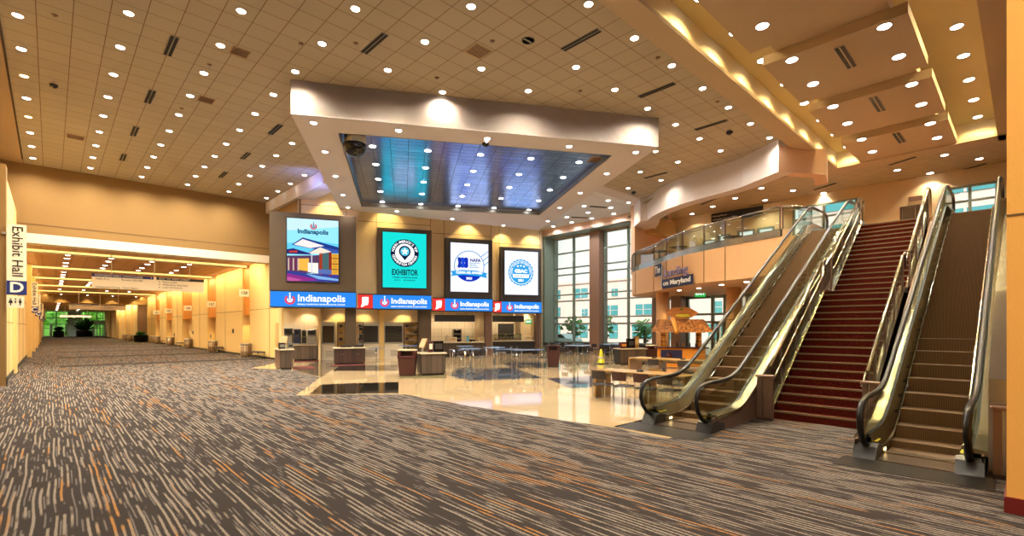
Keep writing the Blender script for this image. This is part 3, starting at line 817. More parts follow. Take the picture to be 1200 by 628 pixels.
# ------------------------------------------------------------------ behind the fronts
n0, L0, R0, w0 = bay[0]; n1, L1, R1, w1 = bay[1]; n2, L2, R2, w2 = bay[2]; n3, L3, R3, w3 = bay[3]
NB = 32.65
def npt(px, n): p = nat(px, 384, n); return (p.x, p.y)
pA = (XR, (NB - NX*XR)/NY); pB = npt(494, NB)
lenB = (Vector(pB) - Vector(pA)).length
struct('wall_recess', MB().box(-.1, lenB, 0, .2, 0, 3.4), M['cream_wall'], rz=BR, loc=(pA[0], pA[1], 0))
struct('ceiling_recess', MB().box(.0, lenB, -1.45, .2, 3.36, 3.45).box(.3, lenB*.45, -2.5, -1.4, 3.36, 3.45), M['cream_wall'], rz=BR, loc=(pA[0], pA[1], 0))
def lx(px, n=NB):       # x along the back wall of a pixel column
    p = nat(px, 384, n); return (p.x - pA[0])*AX + (p.y - pA[1])*AY
struct('wall_tiles', MB().box(lx(329), lx(376), -.02, 0, 0, 2.25), M['kitchen_tile'], rz=BR, loc=(pA[0], pA[1], 0))
struct('wall_corner', MB().box(lx(376) - .1, lx(376.5), -.9, 0, 0, 3.4), M['cream_wall'], rz=BR, loc=(pA[0], pA[1], 0))
struct('trim_10', MB().box(XR - .05, XR + .02, 31.7, 32.2, .9, 2.3), M['tan_wall'])
# pillars at the ends of the bays
for i, (px0, px1) in enumerate(((404.3,417.3),(491,505.4),(569,576.8),(628,634.6))):
    n, L, R, w = bay[i]; x0 = local(px0, 384, i, .45)[0]; x1 = local(px1, 384, i, .45)[0]
    struct('pillar', MB().bbox(x0, x1, .45, .45 + (x1-x0), 0, 3.3, .02), M['dark_brown' if i < 2 else 'bronze_panel'], rz=BR, loc=(L[0], L[1], 0))
# roller shutters on the back wall
for k, (p0, p1) in enumerate(((376.8,392.5),(419.8,444),(450,472))):
    e = empty('shuttered_serving_window', (pA[0], pA[1], 0), BR,
              ('narrow closed dark roller shutter beside the beverage counter', 'closed dark roller shutter behind shelves, left of yellow pilaster', 'closed dark roller shutter right of yellow pilaster')[k], 'serving window')
    x0, x1 = lx(p0), lx(p1)
    f = MB().box(x0, x1, -.16, -.02, .98, 1.06).box(x0, x0+.06, -.16, -.02, 1.06, 2.35).box(x1-.06, x1, -.16, -.02, 1.06, 2.35).box(x0, x1, -.2, -.02, 2.12, 2.36)
    f.build('frame', M['aluminium'], e)
    s_ = MB()
    for q in range(10): s_.prism_x([(-.06,1.06+q*.106),(-.085,1.08+q*.106),(-.085,1.145+q*.106),(-.06,1.166+q*.106)], x0+.06, x1-.06)
    s_.build('shutter', M['dark_brown' if k == 0 else 'charcoal'], e)
    MB().box(x0, x1, -.35, -.02, 0, .96).build('base', M['white_paint'], e)
    g = MB(); gx = x0 + (x1-x0)*.32
    for q in range(6): g.box(gx, gx + .7, -.36, -.34, .18 + q*.07, .21 + q*.07)
    g.build('grille', M['aluminium'], e)
struct('pilaster', MB().box(lx(444.3), lx(449.4), -.3, 0, 0, 3.4), M['yellow_fabric'], rz=BR, loc=(pA[0], pA[1], 0))
# shelf racks with goods
rack_lab = ['open pastry shelf rack left of the brown pillar above wooden counter', 'wire display rack half hidden right of the first brown pillar', 'open shelf rack with goods beside the second brown pillar']
for k, (p0, p1, dn) in enumerate(((395.5,404.5,-.35),(417.8,426,-1.0),(473,489.5,-.35))):
    e = empty('shelf_rack', (pA[0] + NX*dn, pA[1] + NY*dn, 0), BR, rack_lab[k], 'rack')
    x0, x1 = lx(p0, NB+dn), lx(p1, NB+dn)
    f = MB()
    for xx in (x0, x1-.04):
        for yy in (-.28, .22): f.box(xx, xx+.04, yy, yy+.04, 0, 2.35)
    f.box(x0, x1, -.28, .26, 2.31, 2.35); f.build('frame', M['bronze'] , e)
    for q in range(4):
        z = .75 + q*.42
        MB().box(x0+.03, x1-.03, -.27, .24, z, z+.03).build('shelf', M['aluminium'], e)
    if k != 1: MB().box(x0+.05, x1-.05, .2, .23, .7, 2.3).build('back_panel', M['tan_wall'], e)
    for q in range(4):
        for j in range(2 if k == 2 else 1):
            xx = x0 + .1 + (x1-x0-.35)*j; z = .78 + q*.42
            g = empty('goods_basket', (pA[0] + NX*dn + AX*xx, pA[1] + NY*dn + AY*xx, z + .004), BR,
                      '%s basket, %s shelf up, %s end of %s' % (('tan','dark')[(q+j) % 2], ORD[q+1], ('left','right')[j], ('leftmost shelf rack','middle shelf rack','rightmost shelf rack')[k]), 'basket', 'baskets on the shelf racks')
            MB().prism([(0,-.2),(.2,-.2),(.2,.1),(0,.1)], 0, .05 + .04*((q+j) % 3)).build('tray', M[('table_wood','trash_brown')[(q+j) % 2]], g)
            b_ = MB()
            for u in range(3): b_.sphere((.04+.06*u, -.06, .10+.03*((q+j) % 3)), .045, 8, 6)
            b_.build('contents', M[('bamboo','charcoal')[(q+j) % 2]], g)
# beverage counter with machines
x0, x1 = lx(343, NB-.9), min(lx(374.2, NB-.9), lx(376) - .17)
e = empty('beverage_counter', (pA[0], pA[1], 0), BR, 'long grey wood counter carrying the drink machines by tiled wall', 'counter')
MB().box(x0, x1, -.75, -.03, .1, .92).build('cabinet', M['wood_grey'], e)
MB().bbox(x0 - .05, x1 + .05, -.82, -.03, .92, .99, .015).build('worktop', M['counter_top'], e)
MB().box(x0 + .05, x1 - .05, -.68, -.05, 0, .1).build('plinth', M['black'], e)
def machine(px0, px1, ztop, body, labels, kind):
    a_, b_ = lx(px0, NB-.45), lx(px1, NB-.45); w_ = b_ - a_
    e = empty(kind, (pA[0] + AX*a_ + NX*-.55, pA[1] + AY*a_ + NY*-.55, .99), BR, labels, 'drink machine', 'drink machines on the beverage counter')
    h_ = ztop - .99
    MB().bbox(0, w_, -.05, .35, .05, h_, .03).build('body', M[body], e)
    MB().bbox(-.0, w_, -.28, .36, 0, .07, .02).build('drip_tray', M['grey_metal'], e)
    MB().bbox(.02, w_-.02, -.22, -.05, h_*.62, h_-.03, .02).build('head', M[body if body != 'aluminium' else 'black'], e)
    MB().box(w_*.25, w_*.75, -.235, -.22, h_*.70, h_*.88).build('screen', M['black_gloss'], e)
    for q in range(3): MB().cyl(w_*(.25 + .25*q), -.14, .02, h_*.5, h_*.62, 8).build('nozzle', M['chrome'], e)
machine(333.2, 343.0, 1.98, 'aluminium', 'tall silver drink machine at the left end of beverage counter', 'drink_machine')
machine(344.6, 352.6, 1.92, 'sign_navy', 'wide navy blue drink dispenser between the silver machines', 'drink_machine')
machine(354.1, 358.6, 1.86, 'black', 'slim black coffee urn right of the navy dispenser', 'drink_machine')
machine(360.6, 370.5, 1.9, 'aluminium', 'silver drink machine at the right end of beverage counter', 'drink_machine')

# kitchens behind bays three and four
for i, (n, L, R, w) in ((2, bay[2]), (3, bay[3])):
    dep = 3.6
    m_ = MB().box(-.3, w + .2, dep, dep + .2, 0, 3.4)
    struct('wall_kitchen', m_, M['kitchen_tile'], rz=BR, loc=(L[0], L[1], 0))
    struct('wall_kitchen_side', MB().box(-.45, -.2, .45, dep, 0, 3.4).box(w + .05, w + .25, .9, dep, 0, 3.4), M['cream_wall'], rz=BR, loc=(L[0], L[1], 0))
    struct('ceiling_kitchen', MB().box(-.4, w + .3, .4, dep, 3.36, 3.45), M['cream_wall'], rz=BR, loc=(L[0], L[1], 0))
    e = empty('serving_counter', (L[0], L[1], 0), BR, ('long pale-topped serving counter beneath the first black menu board', 'serving counter with food display case beneath far menu board')[i-2], 'counter')
    xe = local(569 if i == 2 else 628, 384, i, .4)[0] - .1
    MB().box(-.1, xe, .5, 1.2, .12, .92).build('front', M['wood_grey' if i == 2 else 'charcoal'], e)
    MB().bbox(-.15, xe + .02, .35, 1.3, .92, 1.0, .02).build('worktop', M['counter_top'], e)
    MB().box(-.1, xe - .05, .58, 1.1, 0, .12).build('plinth', M['black'], e)
    ax, az = local(509.5 if i == 2 else 577.5, 376.8 if i == 2 else 377, i, 1.1); bx, bz = local(556.5 if i == 2 else 614, 369.2 if i == 2 else 370, i, 1.1)
    e = empty('menu_board', (L[0], L[1], 0), BR, ('long black menu board under the third fascia sign', 'long black menu board under the fourth fascia sign')[i-2], 'menu board')
    MB().bbox(ax, bx, 1.1, 1.2, az, bz, .01).build('board', M['sign_black'], e)
    for q in (.2, .8): MB().cyl(ax + (bx-ax)*q, 1.15, .015, bz, 3.36, 6).build('hanger', M['aluminium'], e)
    for q in range(1, 4): MB().box(ax + (bx-ax)*q/4 - .01, ax + (bx-ax)*q/4 + .01, 1.095, 1.1, az, bz).build('divider', M['charcoal'], e)
n, L, R, w = bay[2]
def kx(px, i, dn): return local(px, 384, i, dn)[0]
def kit(name, i, px0, px1, y0, y1, dn, dep, m, label, cat, group=None, extra=None):
    """free-standing or counter-top kitchen item from its picture outline, on the bay's counter or floor"""
    n, L, R, w = bay[i]; xa, za = local(px0, y1, i, dn); xb, zb = local(px1, y0, i, dn)
    e = empty(name, (L[0] + AX*xa + NX*dn, L[1] + AY*xa + NY*dn, 1.0), BR, label, cat, group)
    return e, xb - xa, max(zb - 1.0, .2)
e, w_, h_ = kit('oven_stack', 2, 531, 541, 385.5, 403, 3.0, .5, None, 'tall steel double oven on the back bench under menu board', 'oven')
e.location.z = 0
MB().bbox(0, w_, 0, .55, 0, h_+1.0, .02).build('body', M['steel'], e)
for q in range(3): 
    d_ = MB().box(.08, w_-.08, -.03, 0, .9+.35*q, 1.15+.35*q).build('oven_door', M['black_gloss'], e)
    MB().tube([(.12,-.07,1.12+.35*q),(w_-.12,-.07,1.12+.35*q)], .015, 6).build('handle', M['chrome'], d_)
for k, (px0, px1, lab, i) in enumerate(((527.5,535.5,'tan napkin box on the serving counter left of steel oven',2),(560.5,567.5,'tan napkin box at the right end of first serving counter',2),(616,623,'tan napkin box on far serving counter beneath exit sign',3))):
    e, w_, h_ = kit('napkin_box', i, px0, px1, 395 if i == 2 else 393.5, 402.5 if i == 2 else 400.5, .75, .3, None, lab, 'box', 'napkin boxes on the counters')
    MB().bbox(0, w_, 0, .35, 0, h_, .02).build('case', M['cream_wall'], e); MB().box(w_*.2, w_*.8, -.008, 0, h_*.4, h_*.75).build('opening', M['tan_wall'], e)
for k, (px0, px1, lab, ts) in enumerate(((579,593.5,'glass food display case with turquoise tint on far serving counter','glass_green'),(594,611.5,'long steel and glass food display case on far serving counter','glass'))):
    e, w_, h_ = kit('food_display_case', 3, px0, px1, 391.5, 401, .7, .5, None, lab, 'display case')
    MB().bbox(0, w_, 0, .5, 0, .12, .01).build('base', M['steel'], e)
    MB().box(.02, w_-.02, .02, .04, .12, h_).box(.02, .04, .04, .46, .12, h_).box(w_-.04, w_-.02, .04, .46, .12, h_).build('glass_front', M[ts], e)
    MB().bbox(0, w_, 0, .5, h_, h_+.05, .01).build('lid', M['steel'], e)
    MB().box(.06, w_-.06, .08, .42, h_*.5, h_*.52+.01).build('shelf', M['aluminium'], e)
    for q in range(4):
        MB().sphere((.15 + (w_-.3)*q/3, .25, .2), .07, 8, 6).build('food', M['bamboo'], e)
for k, (px0, px1, lab, m) in enumerate(((547,549.6,'turquoise cup stack on first serving counter','far'),(550.5,556.5,'heap of black bowls on first serving counter','black'))):
    e, w_, h_ = kit('cup_stack' if k == 0 else 'bowl_stack', 2, px0, px1, 396.5, 402.5, .8, .3, None, lab, 'cups' if k == 0 else 'bowls')
    if k == 0:
        c_ = MB()
        for q in range(5): c_.lathe([(.06,q*.08),(.08,q*.08+.09)], .1, .15, 12)
        c_.build('cups', pbr('turquoise_plastic', '#3aa3b4', .4), e)
    else:
        c_ = MB()
        for q in range(3): c_.lathe([(.05,.0),(.16,.10+.03*q)], .15+.22*(q % 2), .15+.1*q, 14)
        c_.build('bowls', M['black'], e)
e, w_, h_ = kit('sneeze_guard_faucet', 2, 522.5, 524.5, 395, 402, .9, .2, None, 'thin bent chrome tap on serving counter below menu board', 'tap')
e.name = 'tap'; MB().tube([(0,.1,0),(0,.1,.35),(.05,.05,.45),(.14,.0,.42),(.15,0,.36)], .02, 8).build('spout', M['chrome'], e)
MB().cyl(0, .1, .05, 0, .04, 10).build('base', M['chrome'], e)
n, L, R, w = bay[3]
e = empty('exit_sign', (0,0,0), BR, 'small green exit sign glowing inside the last food stall', 'exit sign')
p = nat(619.5, 377, n + 2.2); e.location = p
MB().box(-.28, .28, .0, .08, -.18, .18).build('case', em('#2e9a48', 1.0), e); text('lettering', 'EXIT', .22, E_WHITE, e, 0, -.006, 0, bold=.006)
MB().cyl(0, .04, .012, .18, 3.36 - p.z, 6).build('hanger', M['aluminium'], e)
# dark openings to the back kitchen
struct('door_1', MB().box(kx(584,3,3.5), kx(602,3,3.5), 3.5, 3.6, 0, 2.35), M['charcoal'], rz=BR, loc=(L[0], L[1], 0))
struct('door_2', MB().box(kx(612,3,3.5), kx(619,3,3.5), 3.5, 3.6, 0, 2.35), M['charcoal'], rz=BR, loc=(L[0], L[1], 0))
struct('pillar', MB().bbox(kx(604,3,2.4), kx(609.5,3,2.4), 2.4, 2.8, 0, 3.36, .02), M['cream_wall'], rz=BR, loc=(L[0], L[1], 0))
n, L, R, w = bay[2]
struct('pillar', MB().lathe([(.42, 0), (.42, 3.36)], kx(563, 2, 1.9), 1.9, 20), M['cream_wall'], rz=BR, loc=(L[0], L[1], 0))
# ------------------------------------------------------------------ free-standing counters of the food court
def g2(px, py): p = zat(px, py, 0); return Vector((p[0], p[1]))
def counter(name, px0, py0, px1, py1, depth, h, lab, wood, handles=False, end=None):
    """island counter: front lower edge runs between two picture points"""
    a, b = g2(px0, py0), g2(px1, py1); rz = math.atan2(b.y-a.y, b.x-a.x); w = (b-a).length
    e = empty(name, (a.x, a.y, 0), rz, lab, 'counter')
    MB().box(0, w, 0, depth, .08, h - .06).build('cabinet', M[wood], e)
    MB().bbox(-.06, w+.06, -.06, depth+.06, h - .06, h, .015).build('worktop', M['counter_top'], e)
    MB().box(.05, w-.05, .06, depth-.05, 0, .08).build('plinth', M['black'], e)
    if end: MB().box(-.012, 0, .02, depth-.02, .08, h-.06).build('end_panel', M[end], e)
    if handles:
        for f in (.2, .28, .72, .80):
            MB().tube([(w*f,-.0,h*.52),(w*f,-.04,h*.54),(w*f,-.04,h*.66),(w*f,0,h*.68)], .012, 6).build('handle', M['chrome'], e)
    return e, w, rz
cA, wA, rA = counter('condiment_counter', 328.5, 433.3, 343.5, 432.6, 1.3, .98, 'small grey wood counter at the carpet corner nearest the corridor', 'wood_grey', end='bronze_panel')
cB, wB, rB = counter('cashier_counter', 392, 427.6, 428, 426.6, .9, .92, 'dark wood island counter with red floor mat before the brown pillar', 'wood_dark', True)
cC, wC, rC = counter('cashier_counter', 493.5, 440.2, 522, 439.2, .95, .95, 'dark wood island counter right of the red-brown waste bin', 'wood_grey', end='black')
cD, wD, rD = counter('condiment_counter', 726.5, 427.3, 757, 426.8, .8, .88, 'grey-green wood counter between yellow cone and round orange column', 'wood_grey', end='charcoal')
def on(e, lx_, ly_, z): return e.matrix_basis @ Vector((lx_, ly_, z))
bpy.context.view_layer.update()
def terminal(e, rz, x, y, h, lab, face):
    r = empty('order_terminal', on(e, x, y, h), rz + face, lab, 'terminal')
    MB().bbox(-.16, .16, -.14, .14, 0, .03, .01).build('base', M['aluminium'], r)
    MB().bar((0,.05,.02),(0,-.02,.42),.06,.05).build('stand', M['aluminium'], r)
    m_ = MB(); m_.bar((-.0,.10,.20),(0,-.10,.58),.30,.05); s_ = m_.build('screen_housing', M['table_wood'], r)
    MB().bar((0,.06,.22),(0,-.14,.58),.25,.012).build('screen', M['charcoal'], s_)
    return r
terminal(cA, rA, .36, 1.0, .98, 'cream tilted order screen on the small corner counter', 2.6)
terminal(cC, rC, .16, .40, .95, 'tall cream order screen standing left of black boxes on island counter', 2.2)
def boxitem(name, e, rz, x, y, h, dx, dy, dz, m, lab, cat, cap=None):
    r = empty(name, on(e, x, y, h), rz, lab, cat)
    MB().bbox(0, dx, 0, dy, 0, dz, .015).build('body', M[m], r)
    MB().box(dx*.12, dx*.88, -.008, 0, dz*.3, dz*.8).build('label_panel', M[cap or 'charcoal'], r)
    MB().bbox(-.01, dx+.01, -.01, dy+.01, dz, dz+.02, .008).build('lid', M[m], r)
    return r
boxitem('receipt_printer', cA, rA, .0, .2, .98, .26, .3, .28, 'black', 'black boxy printer at left edge of the corner counter', 'printer', 'grey_metal')
boxitem('cup_caddy', cA, rA, .38, .2, .98, .24, .25, .26, 'grey_metal', 'grey cup caddy on the corner counter, right of the black printer', 'caddy')
boxitem('display_box', cC, rC, .38, .3, .95, .18, .3, .46, 'trash_red', 'slim red box beside the tall cream order screen', 'box', 'sign_cream')
boxitem('display_box', cC, rC, .60, .3, .95, .42, .4, .46, 'black_gloss', 'wide black box at the right end of island counter', 'box')
boxitem('dish_rack', cB, rB, .35, .4, .92, .55, .3, .1, 'charcoal', 'low black tray on the left half of dark island counter', 'tray')
boxitem('dish_rack', cB, rB, 1.05, .4, .92, .5, .3, .12, 'charcoal', 'low black tray on the right half of dark island counter', 'tray')
boxitem('display_box', cD, rD, .62, .3, .88, .42, .3, .5, 'black_gloss', 'black box on grey-green counter near the round column', 'box')
boxitem('display_box', cD, rD, .22, .35, .88, .36, .3, .3, 'trash_red', 'low red carton left of black box near the round column', 'box', 'bamboo')
boxitem('display_box', cD, rD, 1.06, .4, .88, .26, .25, .62, 'table_wood', 'tall tan box right of the black box near round column', 'box', 'tan_wall')
for i, (pts, lab) in enumerate((([(343,432.9),(372,432.1),(365,428.8),(343,429.8)], 'red floor mat beside the small corner counter'),
        ([(386,429.2),(428,428.2),(428,426.6),(392,427.4)], 'thin red floor mat along the foot of dark island counter'),
        ([(344,425.0),(374,423.4),(374,422.0),(344,423.4)], 'red floor mat along the foot of the beverage counter'),
        ([(468,443.6),(523,443.0),(523,439.4),(468,441.5)], 'olive-brown floor mat in front of bin and island counter'))):
    poly = [tuple(g2(*p)) for p in pts]; cx = sum(p[0] for p in poly)/4; cy = sum(p[1] for p in poly)/4
    MB().prism([(x-cx, y-cy) for x, y in poly], 0, .012).build('floor_mat', M['red_mat'] if i < 3 else pbr('olive_mat', '#4c431f', .9), None, (cx, cy, .002), None, lab, 'mat')
def waste_bin(px0, px1, py, h, lab, body, top):
    a, b = g2(px0, py), g2(px1, py); w = (b-a).length; d = (b-a).normalized(); rz = math.atan2(d.y, d.x)
    e = empty('waste_bin', (a.x, a.y, 0), rz, lab, 'bin')
    m_ = MB(); t = .05; dp = w*.6
    vs = [(t,t,.04),(w-t,t,.04),(w-t,dp-t,.04),(t,dp-t,.04),(0,0,h*.68),(w,0,h*.68),(w,dp,h*.68),(0,dp,h*.68)]
    m_.add(vs, [(3,2,1,0),(4,5,6,7),(0,1,5,4),(1,2,6,5),(2,3,7,6),(3,0,4,7)]); m_.build('body', M[body], e)
    MB().bbox(-.02, w+.02, -.02, dp+.02, h*.68, h*.76, .015).build('rim', M[top], e)
    l_ = MB()
    for x in (0, w-.12): l_.box(x, x+.12, 0, dp, h*.76, h*.95)
    l_.box(.12, w-.12, dp-.06, dp, h*.76, h*.95); l_.build('hood_sides', M[top], e)
    MB().bbox(-.02, w+.02, -.02, dp+.02, h*.95, h, .012).build('hood_top', M['counter_top'] if top == 'trash_red' else M[top], e)
    MB().box(.04, w-.04, .04, dp-.04, 0, .04).build('plinth', M['black'], e)
    return e
waste_bin(466, 486.5, 440.8, 1.1, 'red-brown waste bin with tray top left of island counter', 'trash_brown', 'trash_red')
waste_bin(641.2, 656, 430.2, 1.12, 'dark brown waste bin before the tall windows', 'trash_brown', 'trash_brown')
waste_bin(758.5, 771, 426.5, 1.05, 'dark brown waste bin with red tray beside the round orange column', 'trash_brown', 'trash_red')

# ------------------------------------------------------------------ chairs and tables
def chair_meshes(seatm, backm):
    r = empty('dining_chair', (0,0,0))
    MB().bbox(-.22, .22, -.21, .22, .43, .47, .03).build('seat', M[seatm], r)
    b_ = MB(); 
    for k in range(6):
        x0 = -.22 + .44*k/6; x1 = x0 + .44/6; f = lambda x: .235 + .02 - .5*x*x
        b_.add([(x0,f(x0),.60),(x1,f(x1),.60),(x1,f(x1)+.02,.83),(x0,f(x0)+.02,.83),(x0,f(x0)+.02,.60),(x1,f(x1)+.02,.60),(x1,f(x1)+.04,.83),(x0,f(x0)+.04,.83)],
               [(0,1,2,3),(7,6,5,4),(0,4,5,1),(3,2,6,7),(0,3,7,4),(1,5,6,2)])
    b_.build('backrest', M[backm], r)
    for sx in (-1, 1):
        MB().tube([(sx*.20,-.20,0),(sx*.20,-.19,.44)], .013, 6).build('leg', M['chrome'], r)
        MB().tube([(sx*.20,.25,0),(sx*.20,.22,.44),(sx*.205,.25,.80)], .013, 6).build('leg', M['chrome'], r)
        MB().tube([(sx*.20,-.19,.40),(sx*.20,.22,.40)], .010, 6).build('stretcher', M['chrome'], r)
    return r
chair_proto = {}
def chair(px, py, face, lab, kind='dark', group='dining chairs of the food court', loc=None):
    if kind not in chair_proto:
        r = chair_meshes('seat_dark' if kind != 'tan' else 'table_wood', {'dark':'seat_dark','wine':'seat_wine','tan':'table_wood'}[kind]); chair_proto[kind] = r
    else: r = copy_tree(chair_proto[kind])
    p = g2(px, py) if loc is None else Vector(loc)
    r.location = (p.x, p.y, 0); r.rotation_euler = (0, 0, face)
    tag(r, lab, 'chair', group); return r
# the two long waterfall tables beside the escalator
def long_table(xa, xb, ya, yb, h, lab, mids):
    e = empty('communal_table', ((xa+xb)/2, (ya+yb)/2, 0), 0, lab, 'table', 'long waterfall tables')
    w, l = (xb-xa)/2, (yb-ya)/2; t = .055
    MB().bbox(-w, w, -l, l, h - t, h, .015).build('tabletop', M['table_wood'], e)
    for s_ in (-1, 1):
        y = s_*l; MB().box(-w, w, min(y, y - s_*t), max(y, y - s_*t), 0.03, h - t).build('end_panel', M['table_wood'], e)
        MB().box(-w+.01, w-.01, min(y, y - s_*t), max(y, y - s_*t), 0, .03).build('foot', M['aluminium'], e)
    for m_ in mids: MB().box(-.25, .25, m_-.03, m_+.03, 0, h - t).build('middle_panel', M['table_wood'], e)
    MB().box(-.1, .1, -l+.1, l-.1, h-.14, h-t).build('cable_tray', M['aluminium'], e)
    return e
TA = (11.28, 12.02, 5.75, 8.5); long_table(*TA, .81, 'long tan waterfall table nearest the escalator foot', [-.2])
TB = (16.85, 17.75, 6.7, 11.0); long_table(*TB, .81, 'long tan waterfall table further back, towards the tiki stand', [.9, -.9])
for k, (x, y) in enumerate(((11.3, 7.2), (11.75, 6.0))):
    e = empty('power_outlet_pod', (x + .3, y, .81), 0, ('black power pod on near long table, farther from the escalator', 'black power pod on near long table, closer to the escalator')[k], 'power outlet', 'power pods on long tables')
    MB().bbox(-.1,.1,-.06,.06,0,.05,.015).build('body', M['black'], e); MB().box(-.06,.06,-.064,-.06,.015,.04).build('socket', M['charcoal'], e)
for k, y in enumerate((10.0, 8.8)):
    e = empty('power_outlet_pod', (17.1, y, .81), 0, ('black power pod on rear long table, nearer the yellow cone', 'black power pod on rear long table, nearer the tiki stand')[k], 'power outlet', 'power pods on long tables')
    MB().bbox(-.1,.1,-.06,.06,0,.05,.015).build('body', M['black'], e); MB().box(-.06,.06,-.064,-.06,.015,.04).build('socket', M['charcoal'], e)
HP = pi/2
seq = ('first', 'second', 'third', 'fourth', 'fifth')
for k, y in enumerate((8.05, 7.4, 6.75, 6.1)):
    chair(0, 0, HP, 'dark chair on the near side of near long table, %s from its far end' % seq[k], 'dark' if k in (0,3) else 'wine', 'chairs along near side of the near table', (11.12 + .02*k, y))
for k, (x, y, kd) in enumerate(((12.3, 7.3, 'tan'), (12.35, 6.4, 'dark'))):
    chair(0, 0, -HP, ('tan-backed chair on far side of the near long table', 'dark chair on far side of the near long table, by the escalator')[k], kd, 'chairs on far side of the near table', (x, y))
for k, (x, y) in enumerate(((16.6, 9.6), (16.6, 8.4))):
    chair(0, 0, HP, ('dark chair on near side of rear long table, towards the cone', 'dark chair on near side of rear long table, towards the tiki stand')[k], 'dark', 'chairs at the rear long table', (x, y))

def high_table(px, py, h, wid, lab, round_=False, group='standing tables of the food court', loc=None, z0=0.0, top='blue_top'):
    p = g2(px, py) if loc is None else Vector(loc)
    e = empty('pedestal_table', (p.x, p.y, z0), radians(20), lab, 'table', group)
    if round_: MB().lathe([(wid/2-.01, h-.035), (wid/2, h-.02), (wid/2-.01, h)], 0, 0, 28).build('tabletop', M[top], e)
    else: MB().bbox(-wid/2, wid/2, -wid/2, wid/2, h-.035, h, .03).build('tabletop', M[top], e)
    MB().cyl(0, 0, .035, .03, h-.035, 12).build('post', M['chrome'], e)
    b_ = MB()
    for q in range(4):
        b_.bar((0,0,.03),(.30*cos(q*pi/2), .30*sin(q*pi/2), .015), .07, .03)
    b_.build('base', M['aluminium'], e); return e
def leg_table(px, py, h, wx, wy, rz, lab, group='four-legged tables of the food court', loc=None):
    p = g2(px, py) if loc is None else Vector(loc)
    e = empty('dining_table', (p.x, p.y, 0), rz, lab, 'table', group)
    MB().bbox(-wx/2, wx/2, -wy/2, wy/2, h-.04, h, .02).build('tabletop', M['blue_top'], e)
    for sx in (-1,1):
        for sy in (-1,1):
            MB().tube([(sx*(wx/2-.06), sy*(wy/2-.06), 0),(sx*(wx/2-.06), sy*(wy/2-.06), h-.04)], .025, 8).build('leg', M['chrome'], e)
    return e
high_table(551.2, 436.4, 1.08, .95, 'near blue-grey standing table nearest the island counter', True)
high_table(545.0, 430.4, 1.08, .85, 'standing table just behind the nearest blue-grey one', True)
high_table(579.3, 433.0, 1.08, .80, 'slim single-post standing table between the two blue tables')
leg_table(618, 431, .92, 1.5, .8, BR, 'blue-topped four-legged table left of the brown window bin')
leg_table(595, 424, .76, 1.6, .8, BR, 'long dark table in front of the last food stall')
leg_table(541, 425, .76, 1.3, .8, BR, 'low dark table close to the first serving counter')
high_table(677, 426.8, 1.05, 1.15, 'pale square pedestal table right of the brown window bin')
high_table(717.4, 424.2, 1.07, 1.1, 'square pedestal table beside the yellow cone')
high_table(478, 425, 1.0, .8, 'pedestal table with pale top behind the red-brown bin')
high_table(441, 423.5, .8, .7, 'small dark pedestal table before the shutters')
for k, (px, py, f, lab) in enumerate(((560, 428.5, 2.4, 'dark chair right of the nearest standing tables'), (566, 427.5, -.6, 'dark chair between nearest standing tables and serving counter'), (539, 427, .4, 'dark chair left of the nearest standing tables'),
        (625, 427.5, pi - .3, 'dark round-backed chair behind blue four-legged table'), (607, 427, 2.0, 'dark chair left of blue four-legged table'), (638, 428.5, -1.9, 'chair squeezed between blue table and brown bin'),
        (588, 421, .5, 'silver-framed chair left end of the long dark table'), (604, 420, -.4, 'dark chair right end of the long dark table'),
        (665, 424, 1.6, 'dark chair left of the pale pedestal table'), (689, 423.5, -1.5, 'dark chair right of the pale pedestal table'), (668, 421, 2.9, 'dark chair behind the pale pedestal table'), (683, 422, 3.2, 'dark chair nearest the windows behind pale pedestal table'),
        (709, 421, 1.4, 'dark chair left of the table by yellow cone'), (724, 421, -1.6, 'dark chair right of the table by yellow cone'))):
    chair(px, py, f, lab)
# window-side row of dark tables
for k, y in enumerate((26.0, 24.2, 21.2, 19.6)):
    leg_table(0, 0, .78, .8, 1.35, 0, 'dark table against the tall windows, %s from the concession side' % ORD[k+1], 'tables along the tall windows', (29.5, y))
    for q, dy in enumerate((-.35, .35)):
        chair(0, 0, HP, 'dark chair at the %s window table, %s seat' % (ORD[k+1], ('nearer the escalator','nearer the food stalls')[q]), 'dark', 'chairs along the tall windows', (28.85, y+dy))

# yellow cone
p = g2(704.3, 426.3)
e = empty('safety_cone', (p.x, p.y, 0), 0, 'yellow floor safety cone on the shiny tile', 'cone')
MB().lathe([(.25,.05),(.19,.10),(.06,.78),(.045,.82),(0,.82)], 0, 0, 20).build('cone', M['cone_yellow'], e)
MB().bbox(-.27,.27,-.27,.27,0,.05,.02).build('foot', M['black'], e)
MB().lathe([(.158,.3),(.108,.5)], 0, 0, 20).build('band', M['letter_white'], e)

